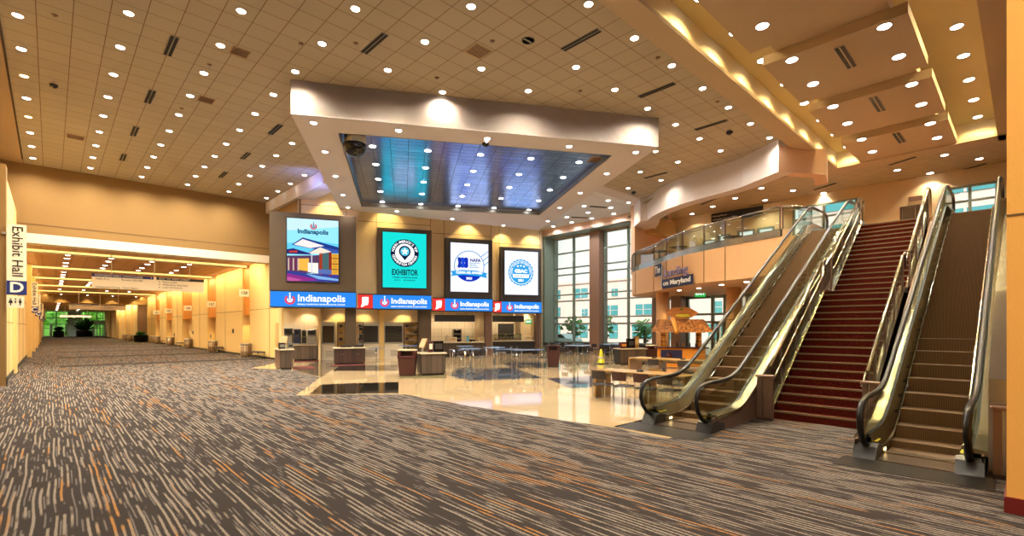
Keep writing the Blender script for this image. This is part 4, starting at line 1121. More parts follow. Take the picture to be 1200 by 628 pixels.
# ------------------------------------------------------------------ tiki stand
kp = zat(799, 421.5, 0); KD = Vector((kp[0], kp[1])).length
e = empty('tiki_stand', (22.9, 11.9, 0), radians(-52), 'small thatched tiki bar stand under the balcony', 'kiosk')
sc_ = MB()
MB().box(-1.1, 1.1, -.35, .35, .05, .98).build('counter', M['orange_wood'], e)
MB().bbox(-1.25, 1.25, -.45, .45, .98, 1.04, .02).build('counter_top', M['trash_red'], e)
pn = MB().box(-1.02, .0, -.37, -.35, .25, .9).build('front_panel', M['sign_navy'], e)
MB().lathe([(.16, 0), (.16, .01)], 0, 0, 12).build('red_flower', M['trash_red'], pn).matrix_basis = Matrix.Translation((-.62,-.375,.6)) @ Matrix.Rotation(pi/2,4,'X')
for sx in (-1, 1):
    for sy in (-1, 1):
        q = MB().tube([(sx*.85, sy*.3, 1.04), (sx*.85, sy*.3, 1.95)], .075, 10); q.build('post', M['bamboo'], e)
        for zz in (1.3, 1.6): MB().lathe([(.08, zz),(.088, zz+.02),(.08, zz+.04)], sx*.85, sy*.3, 10).build('lashing', M['trash_brown'], e)
rf = MB()
vs = [(-1.35,-.8,1.78),(1.35,-.8,1.78),(1.35,.8,1.78),(-1.35,.8,1.78),(-1.08,-.06,2.42),(1.08,-.06,2.42),(1.08,.06,2.42),(-1.08,.06,2.42)]
rf.add(vs, [(3,2,1,0),(0,1,5,4),(1,2,6,5),(2,3,7,6),(3,0,4,7),(4,5,6,7)])
for k in range(90):
    t = random.random(); x = -1.33 + 2.66*t; xt = -1.05 + 2.1*t; l_ = random.uniform(.2, 1.0); y0 = -.82
    f0 = random.uniform(0, .45)
    a_ = Vector((x + (xt-x)*f0 + random.uniform(-.06,.06), -.83 + .75*f0, 1.74 + .64*f0)); b_ = Vector((x + (xt-x)*min(1,f0+.5) + random.uniform(-.1,.1), -.83 + .75*min(1,f0+.5) - .0, 1.76 + .64*min(1,f0+.5)))
    rf.bar(a_, b_, .035, .02)
rf.build('thatched_roof', M['thatch'], e)
MB().tube([(-.42,-.15,2.46),(-.36,-.9,1.76)], .11, 10).build('ridge_bamboo', M['bamboo'], e)
s_ = MB().prism_y([(x*1.0, z) for x, z in [(-.72,2.72),(-.66,2.9),(-.4,3.0),(.0,3.04),(.4,2.98),(.8,2.74),(.5,2.52),(.1,2.42),(-.35,2.46),(-.62,2.58)]], -.2, -.14).build('sign_board', M['plank_sign'], e)
MB().prism_y([(-.25,2.66),(.3,2.68),(.42,2.56),(.0,2.53),(-.3,2.57)], -.215, -.2).build('sign_lettering', pbr('sign_yellow', '#c7b92a', .5), s_)
MB().sphere((.0,-.21,2.93), .06, 8, 6).build('sign_leaf', M['leaf'], s_)
for k, (x, m) in enumerate(((-.2,'trash_red'),(.1,'bamboo'),(.4,'black'),(.7,'trash_red'),(.95,'bamboo'))):
    p = e.matrix_basis @ Vector((x, -.1, 1.04))
    b_ = empty('bottle', e.location.copy(), 0, '%s bottle on the tiki bar, %s from its left' % (('red','amber','black','red','amber')[k], ORD[k+1]), 'bottle', 'bottles on the tiki bar')
    b_.location = Matrix.Translation((22.9,11.9,0)) @ Matrix.Rotation(radians(-52),4,'Z') @ Vector((x,-.1,1.046))
    MB().lathe([(.04,0),(.045,.02),(.045,.15),(.018,.2),(.018,.26)], 0, 0, 10).build('glass_body', M[m], b_)
    MB().cyl(0,0,.02,.26,.29,8).build('cap', M['black'], b_)

# ------------------------------------------------------------------ corridor furniture
bin_t = None
bins = [(288.3, 419.6, 'first'), (249.2, 413.2, 'second'), (220.6, 409.0, 'third'), (199.2, 406.2, 'fourth'), (183.8, 403.6, 'fifth'), (178.2, 402.6, 'sixth'), (152.5, 398.6, 'seventh'), (146.5,397.9,'eighth')]
for k, (px, py, o_) in enumerate(bins):
    e = empty('litter_bin', (XR - .42 if k < 6 else 8.75, xat(px, py, XR - .42 if k < 6 else 8.75)[1], 0), 0, 'round banded litter bin along the corridor wall, %s from the food court' % o_, 'bin', 'litter bins along the corridor')
    MB().lathe([(.33,.03),(.35,.06),(.35,.82)], 0, 0, 20).build('body', M['bin_cladding'], e)
    MB().lathe([(.36,.82),(.37,.86),(.33,.92),(.15,.93),(.13,.90),(0,.90)], 0, 0, 20).build('lid', M['aluminium'], e)
    MB().cyl(0, 0, .30, 0, .04, 16).build('base', M['black'], e)
bnch = [(302.5, 418.0, 'first'), (255.5, 412.0, 'second'), (211, 406.8, 'third'), (189, 403.6, 'fourth'), (157.3, 398.9, 'fifth'), (150, 398.1, 'sixth')]
for k, (px, py, o_) in enumerate(bnch):
    xx = XR - .35 if k < 4 else 8.8
    e = empty('bench', (xx, xat(px, py, xx)[1], 0), 0, 'low dark bench along the corridor wall, %s from the food court' % o_, 'bench', 'benches along the corridor')
    MB().bbox(-.25,.25,-.75,.75,.38,.46,.03).build('seat', M['seat_dark'], e)
    for sy in (-1,1):
        MB().tube([(-.2,sy*.6,.38),(-.22,sy*.62,.02),(.22,sy*.62,.02),(.2,sy*.6,.38)], .025, 6).build('leg', M['chrome'], e)
    MB().tube([(0,-.6,.2),(0,.6,.2)], .02, 6).build('stretcher', M['chrome'], e)
def plant_ball(name, loc, r, hp, rp, lab, lm, n=70, cat='plant', tall=1.0):
    e = empty(name, loc, 0, lab, cat)
    MB().lathe([(rp*.8,0),(rp,.08),(rp,hp-.05),(rp*1.04,hp),(rp*.9,hp),(rp*.9,hp-.06),(0,hp-.06)], 0, 0, 20).build('pot', M['black'], e)
    MB().lathe([(rp*.88,hp-.06),(rp*.6,hp-.03),(0,hp-.02)], 0, 0, 16).build('soil', M['soil'], e)
    lv = MB()
    for k in range(n):
        a = random.uniform(0, 2*pi); el = random.uniform(.15, 1.5); L = r*random.uniform(.6, 1.0)
        d = Vector((cos(a)*cos(el), sin(a)*cos(el), sin(el)*tall)); sd = Vector((-sin(a), cos(a), 0)); w = r*.13
        p0 = Vector((0,0,hp-.03)) + Vector((cos(a),sin(a),0))*rp*.4*random.random(); p1 = p0 + d*L*.55; p2 = p0 + d*L + Vector((0,0,-L*.15))
        lv.add([p0 - sd*w*.3, p0 + sd*w*.3, p1 + sd*w, p1 - sd*w, p2], [(0,1,2,3),(3,2,4)])
    lv.build('leaves', M[lm], e); return e
plant_ball('potted_plant', (9.2, 85.5, 0), .85, .95, .85, 'bushy plant in a wide dark tub by the corridor jog', 'leaf', 120)
plant_ball('potted_plant', (1.2, 140, 0), 1.5, 1.3, .9, 'dark leafy plant in a pot left of the far glass wall', 'leaf_dark', 110)
plant_ball('potted_plant', (5.4, 143, 0), 2.9, 1.4, 1.4, 'tall palm in a big black tub before the far glass', 'leaf_dark', 160, tall=1.3)

# ------------------------------------------------------------------ hanging directory signs
def dir_sign(y, x0, x1, z0, z1, zc, lab, full=True):
    e = empty('hanging_directory_sign', (x0, y, z0), 0, lab, 'sign', 'hanging directory signs')
    w, h = x1-x0, z1-z0
    MB().box(0, w, 0, .12, 0, h).build('panel', M['sign_cream'], e)
    MB().box(0, w*.52, -.008, 0, h*.80, h).build('blue_header', M['sign_blue'], e)
    MB().box(w*.545, w, -.008, 0, h*.80, h).build('black_header', M['sign_black'], e)
    for f in (.16, .53, .86): MB().cyl(w*f, .06, .025, h, zc - z0, 8).build('hanger', M['letter_white'], e)
    s_ = h*.19
    text('header_lettering', 'TOWARDS WEST CONCOURSE', s_, M['letter_white'], e, w*.02, -.012, h*.90, align='LEFT')
    text('header_lettering', 'EXIT TO WEST STREET', s_, M['letter_white'], e, w*.57, -.012, h*.90, align='LEFT')
    if full:
        text('lettering', 'Halls A-C', s_*1.0, M['letter_dark'], e, w*.03, -.004, h*.66, align='LEFT')
        text('lettering', 'Rooms 100-300', s_*1.0, M['letter_dark'], e, w*.24, -.004, h*.66, align='LEFT')
        text('lettering', 'Underground Parking   Transit Station', s_*.8, M['letter_dark'], e, w*.03, -.004, h*.10, align='LEFT')
        for k, tx in enumerate(('Victory Field', 'White River State Park', 'Lucas Oil Stadium')):
            text('lettering', tx, s_*.9, M['letter_dark'], e, w*.60, -.004, h*(.66-.2*k), align='LEFT')
            flat([(w*.565, h*(.62-.2*k)), (w*.58, h*(.62-.2*k)), (w*.5725, h*(.70-.2*k))], -.004).build('arrow', M['letter_dark'], e)
    f_ = MB().prism_y([(w*.495,h*.86),(w*.51,h*.9),(w*.495,h*.94)], -.014, -.008); f_.build('arrow', M['letter_white'], e)
    return e
a0 = yat(107.5, 337.2, 38); a1 = yat(239, 344.2, 38); b0 = yat(107.5, 320.3, 38)
dir_sign(38, a0[0], a1[0], a0[2], b0[2], HC, 'nearest long cream directory sign hanging in the corridor')
a0 = yat(81, 362.4, 70); a1 = yat(147.5, 364, 70); b0 = yat(81, 355.6, 70)
dir_sign(70, a0[0], a1[0], a0[2], b0[2], HC, 'second cream directory sign, farther down the corridor')
a0 = yat(70, 371.6, 112); a1 = yat(107.5, 371.6, 112); b0 = yat(70, 368.6, 112)
dir_sign(112, a0[0], a1[0], a0[2], b0[2], 5.75, 'smallest cream directory sign near the far glass wall', False)

# blade signs on the left wall
def blade(y, x0, x1, z0, z1, letter, lab, full, sub):
    e = empty('blade_sign', (x0, y, z0), 0, lab, 'sign', 'exhibit hall blade signs')
    w, h = x1-x0, z1-z0; zb_ = h*.20
    MB().box(0, w, 0, .09, zb_, h).build('panel', M['sign_cream'], e)
    MB().box(-.01, w+.01, -.006, .1, 0, zb_).build('letter_panel', M['sign_blue'], e)
    text('hall_letter', letter, zb_*1.0, M['letter_white'], e, w/2, -.012, zb_*.5, bold=.012)
    o = text('lettering', 'Exhibit Hall', w*.80, M['letter_dark'], e, w*.52, -.006, zb_ + (h-zb_)*.52, roll=pi/2, bold=.002)
    o.scale = ((h-zb_)*.88/max(o.dimensions.x, .01), 1, 1)
    MB().box(-.12, 0, .02, .07, h*.85, h*.88).build('bracket', M['aluminium'], e)
    if sub:
        s_ = MB().box(0, w*.88, 0, .06, -w*.92, -w*.10).build('restroom_panel', M['sign_cream'], e)
        for k in range(3):
            cx = w*(.2 + .24*k); zz = -w*.52
            f_ = MB().prism_y(circ(cx, zz + w*.22, w*.05, 12), -.006, 0)
            if k == 1: f_.prism_y([(cx-w*.05,zz+w*.1),(cx+w*.05,zz+w*.1),(cx+w*.02,zz-w*.1),(cx-w*.02,zz-w*.1)], -.006, 0)
            else: f_.prism_y([(cx-w*.07,zz+w*.14),(cx+w*.07,zz+w*.14),(cx+w*(.07 if k else .12),zz-w*.08),(cx+w*.03,zz-w*.08),(cx+w*.03,zz-w*.24),(cx-w*.03,zz-w*.24),(cx-w*.03,zz-w*.08),(cx-w*(.07 if k else .12),zz-w*.08)], -.006, 0)
            f_.build('pictogram', M['letter_dark'], s_)
    return e
blade(24.0, yat(7.8,300,24)[0], yat(31,300,24)[0], yat(20,345.5,24)[2], yat(20,263,24)[2], 'D', 'big hanging hall D sign with restroom pictograms on left wall', True, True)
ys = ((47, 36, 44.3, 366.5, 330.5, 'C'), (57, 41.5, 47.5, 370.5, 345, 'C'), (70, 46, 51, 374.2, 355, 'B'), (90, 49, 53.3, 376.5, 361, 'A'))
for k, (y, xa, xb, yb, yt, ch) in enumerate(ys):
    blade(y, yat(xa,300,y)[0], yat(xb,300,y)[0], yat(40,yb,y)[2], yat(40,yt,y)[2], ch, 'hall %s blade sign on left corridor wall, %s one beyond the big D sign' % (ch, ORD[k+1]), True, False)
# room number plates and orange recess columns on the right wall
rec = [(37.7,39.5,293.5,345),(47.3,50.5,249,357.8),(57.1,62.2,222.3,362.2),(68.2,72.0,201.2,365.3),(77.0,80.3,185.3,367)]
nums = ('128','127','126','125','124')
for k, (y0, y1, px, py) in enumerate(rec):
    struct('trim_11', MB().box(XR + .10, XR + .64, y0 + .25, y1 - .02, 2.9, HC), M['orange_wood'])
    q = yat(px, py, y0 - .04 + (y1-y0)*.0)
    e = empty('room_number_sign', (XR + .02, y0 + .2, q[2] + .1), 0, 'cream room number plate in the orange recess, %s from the food court' % ORD[k+1], 'sign', 'room number plates')
    MB().box(-.66, .0, -.04, .04, -.26, .26).build('plate', M['sign_cream'], e)
    text('lettering', nums[k], .28, M['letter_dark'], e, -.34, -.046, 0, bold=.006)
    MB().box(.0, .1, -.02, .02, -.05, .05).build('bracket', M['aluminium'], e)
# small fittings on the corridor wall
for k, (px, py) in enumerate(((273.7, 387.5), (247.7, 393.5), (226.5, 389.5), (204.5, 392))):
    p = xat(px, py, XR)
    e = empty('wall_phone' if k == 0 else 'call_point', (XR, p[1], p[2]), 0, ('dark courtesy phone on the yellow corridor wall' if k == 0 else 'small grey call box on yellow corridor wall, %s beyond the dark phone' % ORD[k]), 'wall fitting')
    MB().bbox(-.07, 0, -.13, .13, -.18, .14, .02).build('case', M['charcoal' if k == 0 else 'aluminium'], e)
    MB().box(-.09, -.07, -.05, .05, -.08, .08).build('handset', M['black' if k == 0 else 'grey_metal'], e)
# ------------------------------------------------------------------ tall windows
XG = 30.6
rows_z = [.85, 2.3, 2.83, 4.16, 4.68, 6.31, 6.86, 8.08, 9.3]
def curtain(name, y0, y1, mids, zlo, zhi, rows, fm):
    m_ = MB()
    for z in rows: m_.box(XG - .09, XG + .09, y0, y1, z - .05, z + .05)
    for y in [y0, y1] + mids: m_.box(XG - .14, XG + .10, y - .055, y + .055, zlo, zhi)
    w_ = struct(name, m_, M[fm])
    g = MB().box(XG - .012, XG + .012, y0, y1, zlo, zhi).build('window_pane', M['window_glass'], w_)
    return w_
curtain('window_1', 23.05, 27.1, [25.05], .8, 9.4, rows_z, 'mullion')
curtain('window_2', 17.9, 22.05, [19.95], .8, 9.4, rows_z, 'mullion')
struct('wall_window_sill', MB().box(XG - .15, XG + .15, 17.0, 27.2, 0, .82).box(XG - .35, XG - .15, 17.0, 27.2, .2, .75), M['charcoal'])
struct('pillar', MB().bbox(29.9, 31.0, 22.08, 23.0, 0, 9.4, .03), M['mullion_brown'])
struct('wall_window_jamb', MB().box(29.35, 31.0, 27.1, 27.5, 0, 9.5), M['mullion'])
struct('wall_window_header', MB().box(29.3, 29.6, 16.8, 27.6, 9.4, 10.05), M['pink_wall'])
struct('soffit_window', MB().box(29.3, 31.0, 16.8, 27.6, 9.38, 9.46), M['mullion'])
struct('wall_window_top', MB().box(30.5, 31.0, 16.8, 27.6, 9.3, 10.1), M['pink_wall'])
struct('pillar', MB().bbox(30.2, 31.0, 17.0, 17.85, 0, 4.04, .03), M['bronze_panel'])
struct('trim_12', MB().box(30.19, 30.2, 17.0, 17.85, 2.5, 2.53), M['joint'])

# ground-floor glazing under the balcony
zt1 = xat(815, 368.5, XG)[2]; zt2 = xat(815, 377.5, XG)[2]
m_ = MB()
yl = [xat(px, 384, XG)[1] for px in (783, 790, 806, 835.5, 850, 868, 876, 892, 905)] + [5.0]
for z in (zt1, zt2, 3.95): m_.box(XG - .1, XG + .1, 4.6, 17.0, z - .07, z + .07)
for y in yl: m_.box(XG - .12, XG + .1, y - .08, y + .08, 0, 4.05)
w_ = struct('window_3', m_, M['mullion'])
MB().box(XG - .012, XG + .012, 4.6, 17.0, 0, 4.05).build('window_pane', M['window_glass'], w_)
ya, yb = xat(794.5, 384, XG)[1], xat(806, 384, XG)[1]
struct('pillar', MB().bbox(29.6, 30.4, yb, ya, 0, 4.05, .03), M['mullion_brown'])
# entrance door leaf frames
yd0, yd1 = xat(836, 384, XG)[1], xat(849, 384, XG)[1]
d_ = MB()
for y in (yd0, (yd0+yd1)/2, yd1): d_.box(XG - .16, XG - .06, y - .07, y + .07, 0, zt2)
d_.box(XG - .16, XG - .06, yd1, yd0, zt2 - .12, zt2).box(XG - .16, XG - .06, yd1, yd0, 0, .25)
dd = struct('door_3', d_, M['bronze'])
MB().tube([(XG-.2,(yd0+yd1)/2+.15,.9),(XG-.2,(yd0+yd1)/2+.15,1.3)], .02, 6).build('door_handle', M['chrome'], dd)

# ------------------------------------------------------------------ balcony
ZF = 5.5; ZU = 4.05
edge_b = smooth_path([(27.6,17.75),(26.2,16.6),(24.6,14.4),(23.3,12.9),(22.3,11.5),(21.6,10.1),(21.15,8.95),(20.95,8.15)], 4)
slab = list(edge_b) + [(20.85,8.1),(20.35,6.5),(20.6,5.65),(20.15,5.6),(20.15,.3),(32.2,.3),(32.2,17.75)]
struct('floor_upper', MB().prism(slab, ZU, ZF), M['peach_panel'])
mj = MB()
for (x, y), (xn, yn) in zip(edge_b[4::4], edge_b[5::4]):
    d = Vector((xn-x, yn-y)).normalized(); mj.bar((x-.006, y, ZU), (x-.006, y, ZF), .03, .03)
struct('trim_13', mj, M['joint'])
bs = MB().wall([( x, y) for x, y in edge_b], ZF, ZF + .30, .12)
struct('balcony_curb', bs, M['steel'])
struct('balcony_curb', MB().wall([(20.82,8.1),(20.33,6.5)], ZF, ZF + .30, .12), M['steel'])
def rail(path, lab, posts):
    e = empty('balcony_railing', (path[0][0], path[0][1], ZF), 0, lab, 'railing', 'glass balcony railings')
    P = [(x - path[0][0], y - path[0][1]) for x, y in path]
    MB().wall(P, .28, 1.10, .02).build('glass_panel', M['glass'], e)
    MB().tube([(x, y, 1.14) for x, y in P], .04, 8).build('handrail', M['chrome'], e)
    MB().tube([(x, y, 1.02) for x, y in P], .018, 6).build('lower_rail', M['chrome'], e)
    for k in posts: MB().box(P[k][0] - .02, P[k][0] + .02, P[k][1] - .02, P[k][1] + .02, .28, 1.12).build('post', M['bronze'], e)
    return e
rail(edge_b, 'curved glass railing along the balcony above the landing sign', range(0, len(edge_b), 4))
rail([(20.80,8.1),(20.31,6.5)], 'straight glass railing section just left of the left escalator top', (0, 1))
rail([(20.36,6.42),(20.75,6.0),(21.5,5.75)], 'short glass railing turning back beside the left escalator head', (0, 2))
for (x, y, r, nm) in ((25.9, 14.6, .36, 0), (25.5, 10.35, .36, 1)):
    struct('column', MB().lathe([(r, 0), (r, ZU)], x, y, 28), M['peach_panel'])
    struct('trim_14', MB().lathe([(r + .003, 2.4), (r + .003, 2.43)], x, y, 28), M['joint'])
# lettering on the balcony front
def on_edge(px, py):
    """hit of a picture ray with the balcony front"""
    d = ray(px, py); best = None
    for a, b in zip(edge_b[:-1], edge_b[1:]):
        ex, ey = b[0]-a[0], b[1]-a[1]; den = d[0]*ey - d[1]*ex
        if abs(den) < 1e-9: continue
        t = (a[0]*ey - a[1]*ex)/den; u = (a[0]*d[1] - a[1]*d[0])/den
        if -.01 <= u <= 1.01 and (best is None or t < best[0]): best = (t, ex, ey)
    t, ex, ey = best; return Vector((d[0]*t, d[1]*t, EYE + d[2]*t)), math.atan2(ey, ex)
def bsign(px0, y0, px1, y1):
    pa, _ = on_edge(px0, (y0+y1)/2); pb, _ = on_edge(px1, (y0+y1)/2)
    return pa, pb, math.atan2(pb.y-pa.y, pb.x-pa.x), math.hypot(pb.x-pa.x, pb.y-pa.y)
e = empty('balcony_sign', (0,0,0), 0, 'navy and purple lettered landing sign on the curved balcony front', 'sign')
def bplate(name, px0, px1, zlo, zhi, m, off):
    pa, pb, rz, w = bsign(px0, 320, px1, 320)
    o = MB().box(0, w, -.05, .0, 0, zhi - zlo).build(name, M[m], e)
    nrm = Vector((sin(rz), -cos(rz), 0)); o.location = Vector((pa.x, pa.y, zlo)) + nrm*off; o.rotation_euler = (0,0,rz); return o, w
z1 = on_edge(772, 312)[0].z; z0 = on_edge(772, 324)[0].z
o, w = bplate('navy_panel', 770, 777.2, z0 + .0, z1 + .08, 'sign_navy', .08)
text('lettering', 'The', w*.55, M['letter_white'], o, w/2, -.06, (z1+.08-z0)/2, bold=.006)
z0 = on_edge(800, 335.2)[0].z; z1 = on_edge(800, 323.6)[0].z
o, w = bplate('long_navy_panel', 780.2, 816, z0, z1, 'sign_navy', .16)
t_ = text('lettering', 'on Maryland', (z1-z0)*.70, M['letter_white'], o, w/2, -.06, (z1-z0)*.54, bold=.008); t_.scale = (w*.9/t_.dimensions.x, 1, 1)
pa, pb, rz, w = bsign(781, 320, 808.5, 320); z0 = on_edge(795, 320)[0].z
t_ = text('purple_lettering', 'Landing', .62, M['letter_purple'], e, 0, 0, 0, align='LEFT', bold=.0, depth=.03); t_.location = Vector((pa.x, pa.y, z0 + .10)) + Vector((sin(rz), -cos(rz), 0))*.14; t_.rotation_euler = (0,0,rz); t_.scale = (w/t_.dimensions.x, 1, 1)
o, w = bplate('divider_bar', 778.2, 779.4, on_edge(779, 336)[0].z, on_edge(779, 311)[0].z, 'steel', .1)

# ------------------------------------------------------------------ upper level back wall
XB = 32.0
openings = [(15.0,14.2,5.5,7.9),(13.95,13.25,5.5,8.1),(12.7,11.75,5.5,8.2),(11.5,10.6,5.5,8.2),(9.5,6.4,5.8,9.1),(2.80,.95,6.0,8.85)]
wb = MB(); ylast = 18.0
for (y1, y0, z0, z1) in openings:
    wb.box(XB, XB + .25, y1, ylast, ZF - 1.4, 10.2)
    wb.box(XB, XB + .25, y0, y1, z1, 10.2)
    if z0 > ZF: wb.box(XB, XB + .25, y0, y1, ZF - 1.4, z0)
    ylast = y0
wb.box(XB, XB + .25, -1, ylast, ZF - 1.4, 10.2)
struct('wall_upper', wb, M['cream_wall'])
struct('wall_upper_side', MB().box(27.7, 32.0, 17.6, 17.9, ZF, 10.0), M['pink_wall'])
struct('wall_upper_corner', MB().box(29.0, 32.0, 17.0, 17.6, 8.3, ZC), M['tan_wall'])
for k, (y1, y0, z0, z1) in enumerate(openings):
    m_ = MB()
    for y in (y0, y1) + (((y0+y1)/2,) if y1-y0 > 1.2 else ()): m_.box(XB - .05, XB + .12, y - .06, y + .06, z0, z1)
    for z in (z0 + .05, z1 - .05) + ((z1 - .75,) if k > 3 else ((z0+z1)/2,)): m_.box(XB - .04, XB + .11, y0, y1, z - .05, z + .05)
    w_ = struct('window_%d' % (k + 4), m_, M['mullion'])
    MB().box(XB + .03, XB + .05, y0, y1, z0, z1).build('window_pane', M['window_glass'], w_)
# elevator
e = empty('elevator_doors', (XB, 3.9, ZF), -pi/2, 'bronze double elevator doors at the top of the stairs', 'elevator')
MB().box(-.62, -.52, -.06, .0, 0, 2.75).box(.52, .62, -.06, .0, 0, 2.75).box(-.62, .62, -.06, 0, 2.65, 2.75).build('frame', M['bronze'], e)
for s_ in (-1, 1): MB().box(min(0, s_*.52)+.008, max(0, s_*.52)-.008, -.03, 0, 0, 2.65).build('door', M['dark_brown'], e)
MB().box(-.28, .28, -.03, 0, 2.95, 3.2).build('header_plate', M['bronze_panel'], e)
# black overhead sign on the back wall
a_ = xat(833.5, 258, XB - .1); b_ = xat(894, 243.5, XB - .1)
e = empty('overhead_sign', (XB - .1, a_[1], 9.0), -pi/2, 'long black overhead sign with small white lines above the balcony', 'sign')
w = a_[1] - b_[1]
MB().box(0, w, 0, .08, 0, .55).build('panel', M['sign_black'], e)
text('lettering', 'Meeting Rooms', .15, M['letter_white'], e, .08, -.006, .36, align='LEFT')
text('lettering', 'Convention Center Offices', .15, M['letter_white'], e, .08, -.006, .14, align='LEFT')
for k, (x, y) in enumerate(((25.9, 13.6), (25.0, 10.2), (26.6, 15.2))):
    high_table(0, 0, 1.08, .95, ('dark round standing table on the balcony, middle one', 'dark round standing table on balcony nearest the escalator', 'dark round standing table at the left end of balcony')[k], True, 'standing tables on the balcony', (x, y), ZF, 'seat_dark')

M['plate_dark'] = pbr('plate_dark', '#2b2828', .3, .4)
# ------------------------------------------------------------------ escalators
SL = math.tan(radians(30)); EX0, EX1 = 1.45, 1.45 + ZF/SL
def spl(x, w=.22):
    q = x/w; return x if q > 30 else (0 if q < -30 else w*log(1+exp(q)))
def stz(x): return SL*(spl(x - EX0) - spl(x - EX1))
EL = EX1 + 1.9
def sweep(mb, prof, xs, fz_, mi=0, closed=True, sm=False):
    """profile [(y,dz)] carried along the incline"""
    n = len(prof); vs = []; fs = []
    for x in xs:
        for y, dz in prof: vs.append((x, y, fz_(x) + dz))
    for i in range(len(xs)-1):
        for k in range(n if closed else n-1):
            j = (k+1) % n; fs.append((i*n+k, i*n+j, (i+1)*n+j, (i+1)*n+k))
    if closed: fs += [tuple(reversed(range(n))), tuple((len(xs)-1)*n + k for k in range(n))]
    return mb.add(vs, fs, mi, sm)
def rng(a, b, n): return [a + (b-a)*k/n for k in range(n+1)]
def dense(a, b):
    o = [a]; x = a
    while x < b - 1e-6:
        st = .14 if (abs(x-EX0) < 1.1 or abs(x-EX1) < 1.1) else .9
        x = min(b, x + st); o.append(x)
    return o
def escalator(yc, lab):
    e = empty('escalator', (9.0, yc, 0), 0, lab, 'escalator', 'escalators beside the staircase')
    HG = .585
    # moving steps, standing still
    m_ = MB(); x = .75; xs_ = dense(.7, EX0 - .3)
    sweep(m_, [(-.43,.0),(.43,.0),(.43,-.06),(-.43,-.06)], xs_, stz)
    n_ = 24; dx = (EX1 + .3 - (EX0 - .3))/n_
    vs = []; pts = [(EX0 - .3, stz(EX0 - .3))]
    for k in range(n_):
        xa = EX0 - .3 + dx*k; xb = xa + dx; za, zb_ = stz(xa), stz(xb)
        pts += [(xa + .02, zb_), (xb, zb_)]
    for (xa, za), (xb, zb_) in zip(pts[:-1], pts[1:]):
        m_.add([(xa,-.43,za),(xb,-.43,zb_),(xb,.43,zb_),(xa,.43,za)], [(0,1,2,3)])
    sweep(m_, [(-.43,.0),(.43,.0),(.43,-.06),(-.43,-.06)], dense(EX1 + .3, EX1 + 1.2), stz)
    m_.build('steps', M['step_metal'], e)
    MB().box(.05, .78, -.48, .48, .0, .012).box(.62, .78, -.44, .44, .012, .024).build('comb_plate', M['bronze'], e)
    MB().box(.60, .64, -.43, .43, .013, .026).build('comb_edge', M['gold_steel'], e)
    MB().box(EX1 + 1.0, EL, -.48, .48, ZF - .02, ZF + .012).build('top_comb_plate', M['bronze'], e)
    for s_ in (-1, 1):
        y = s_*HG
        xs_ = dense(.0, EL)
        # skirt and inner deck
        q = MB(); sweep(q, [(s_*.435,-.12),(s_*.45,-.12),(s_*.45,.14),(s_*.435,.14)], dense(.45, EL), stz); q.build('skirt_panel', M['gold_steel'], e)
        q = MB(); sweep(q, [(s_*.45,.13),(s_*.565,.34),(s_*.565,.30),(s_*.46,.10)], dense(.30, EL - .1), stz); q.build('inner_deck', M['gold_steel'], e)
        q = MB(); sweep(q, [(s_*.445,.128),(s_*.452,.15),(s_*.43,.15),(s_*.43,.128)], dense(.5, EL - .1), stz); q.build('edge_strip', M['chrome'], e)
        q = MB(); sweep(q, [(s_*.605,.34),(s_*.76,.31),(s_*.76,.24),(s_*.605,.28)], dense(.25, EL - .1), stz); q.build('outer_deck', M['gold_steel'], e)
        q = MB(); sweep(q, [(s_*.562,.345),(s_*.608,.345),(s_*.608,.29),(s_*.562,.29)], dense(.25, EL - .1), stz); q.build('glass_channel', M['rubber'], e)
        # outer cladding down to the floor or the truss line
        xs2 = dense(.1, EL); vs = []; fs = []
        for x in xs2:
            zt_ = stz(x) + .27; zb_ = max(0.0, stz(x) - .75) if x < EX1 + .2 else ZF - .5
            vs += [(x, s_*.725, zt_), (x, s_*.725, zb_), (x, s_*.70, zb_), (x, s_*.70, zt_)]
        for i in range(len(xs2)-1):
            for k in range(4): j = (k+1) % 4; fs.append((i*4+k, i*4+j, (i+1)*4+j, (i+1)*4+k))
        MB().add(vs, fs).build('side_cladding', M['bronze_panel'], e)
        # foot plinth with sloped nose
        MB().prism_y([(-.02,0),(.62,0),(.62,.15),(.42,.17),(.24,.22),(.10,.18)], s_*.44 if s_ > 0 else s_*.735, s_*.735 if s_ > 0 else s_*.44).build('foot_plinth', M['plate_dark'], e)
        # glass balustrade
        g = MB(); xs3 = dense(.12, EL - .05)
        pts = []
        vs = []; fs = []
        for i, x in enumerate(xs3):
            zt_ = stz(x) + .88; zb_ = stz(x) + .2
            if x < .35: zt_ -= (.35 - x)*.9
            if x > EL - .3: zt_ -= (x - EL + .3)*.9
            vs += [(x, y-.006, zb_), (x, y-.006, zt_), (x, y+.006, zt_), (x, y+.006, zb_)]
        for i in range(len(xs3)-1):
            for k in range(4): j = (k+1) % 4; fs.append((i*4+k, i*4+j, (i+1)*4+j, (i+1)*4+k))
        vs_nose = [(-.20,.62),(-.14,.42),(.0,.26),(.12,.2),(.12,.88*.78),(.0,.82),(-.14,.78)]
        g.add(vs, fs); g.prism_y([(-.20,.60),(-.13,.42),(.0,.28),(.13,.21),(.13,.68),(.1,.86),(-.05,.82),(-.16,.74)], y-.006, y+.006)
        g.build('glass_balustrade', M['glass_green'], e)
        # handrail loop
        P = [(.22,y,.17),(.10,y,.20),(-.06,y,.28),(-.20,y,.42),(-.27,y,.58),(-.25,y,.74),(-.15,y,.86),(.0,y,.91),(.2,y,.93)]
        P += [(x, y, stz(x) + .94) for x in dense(.5, EL - .1)]
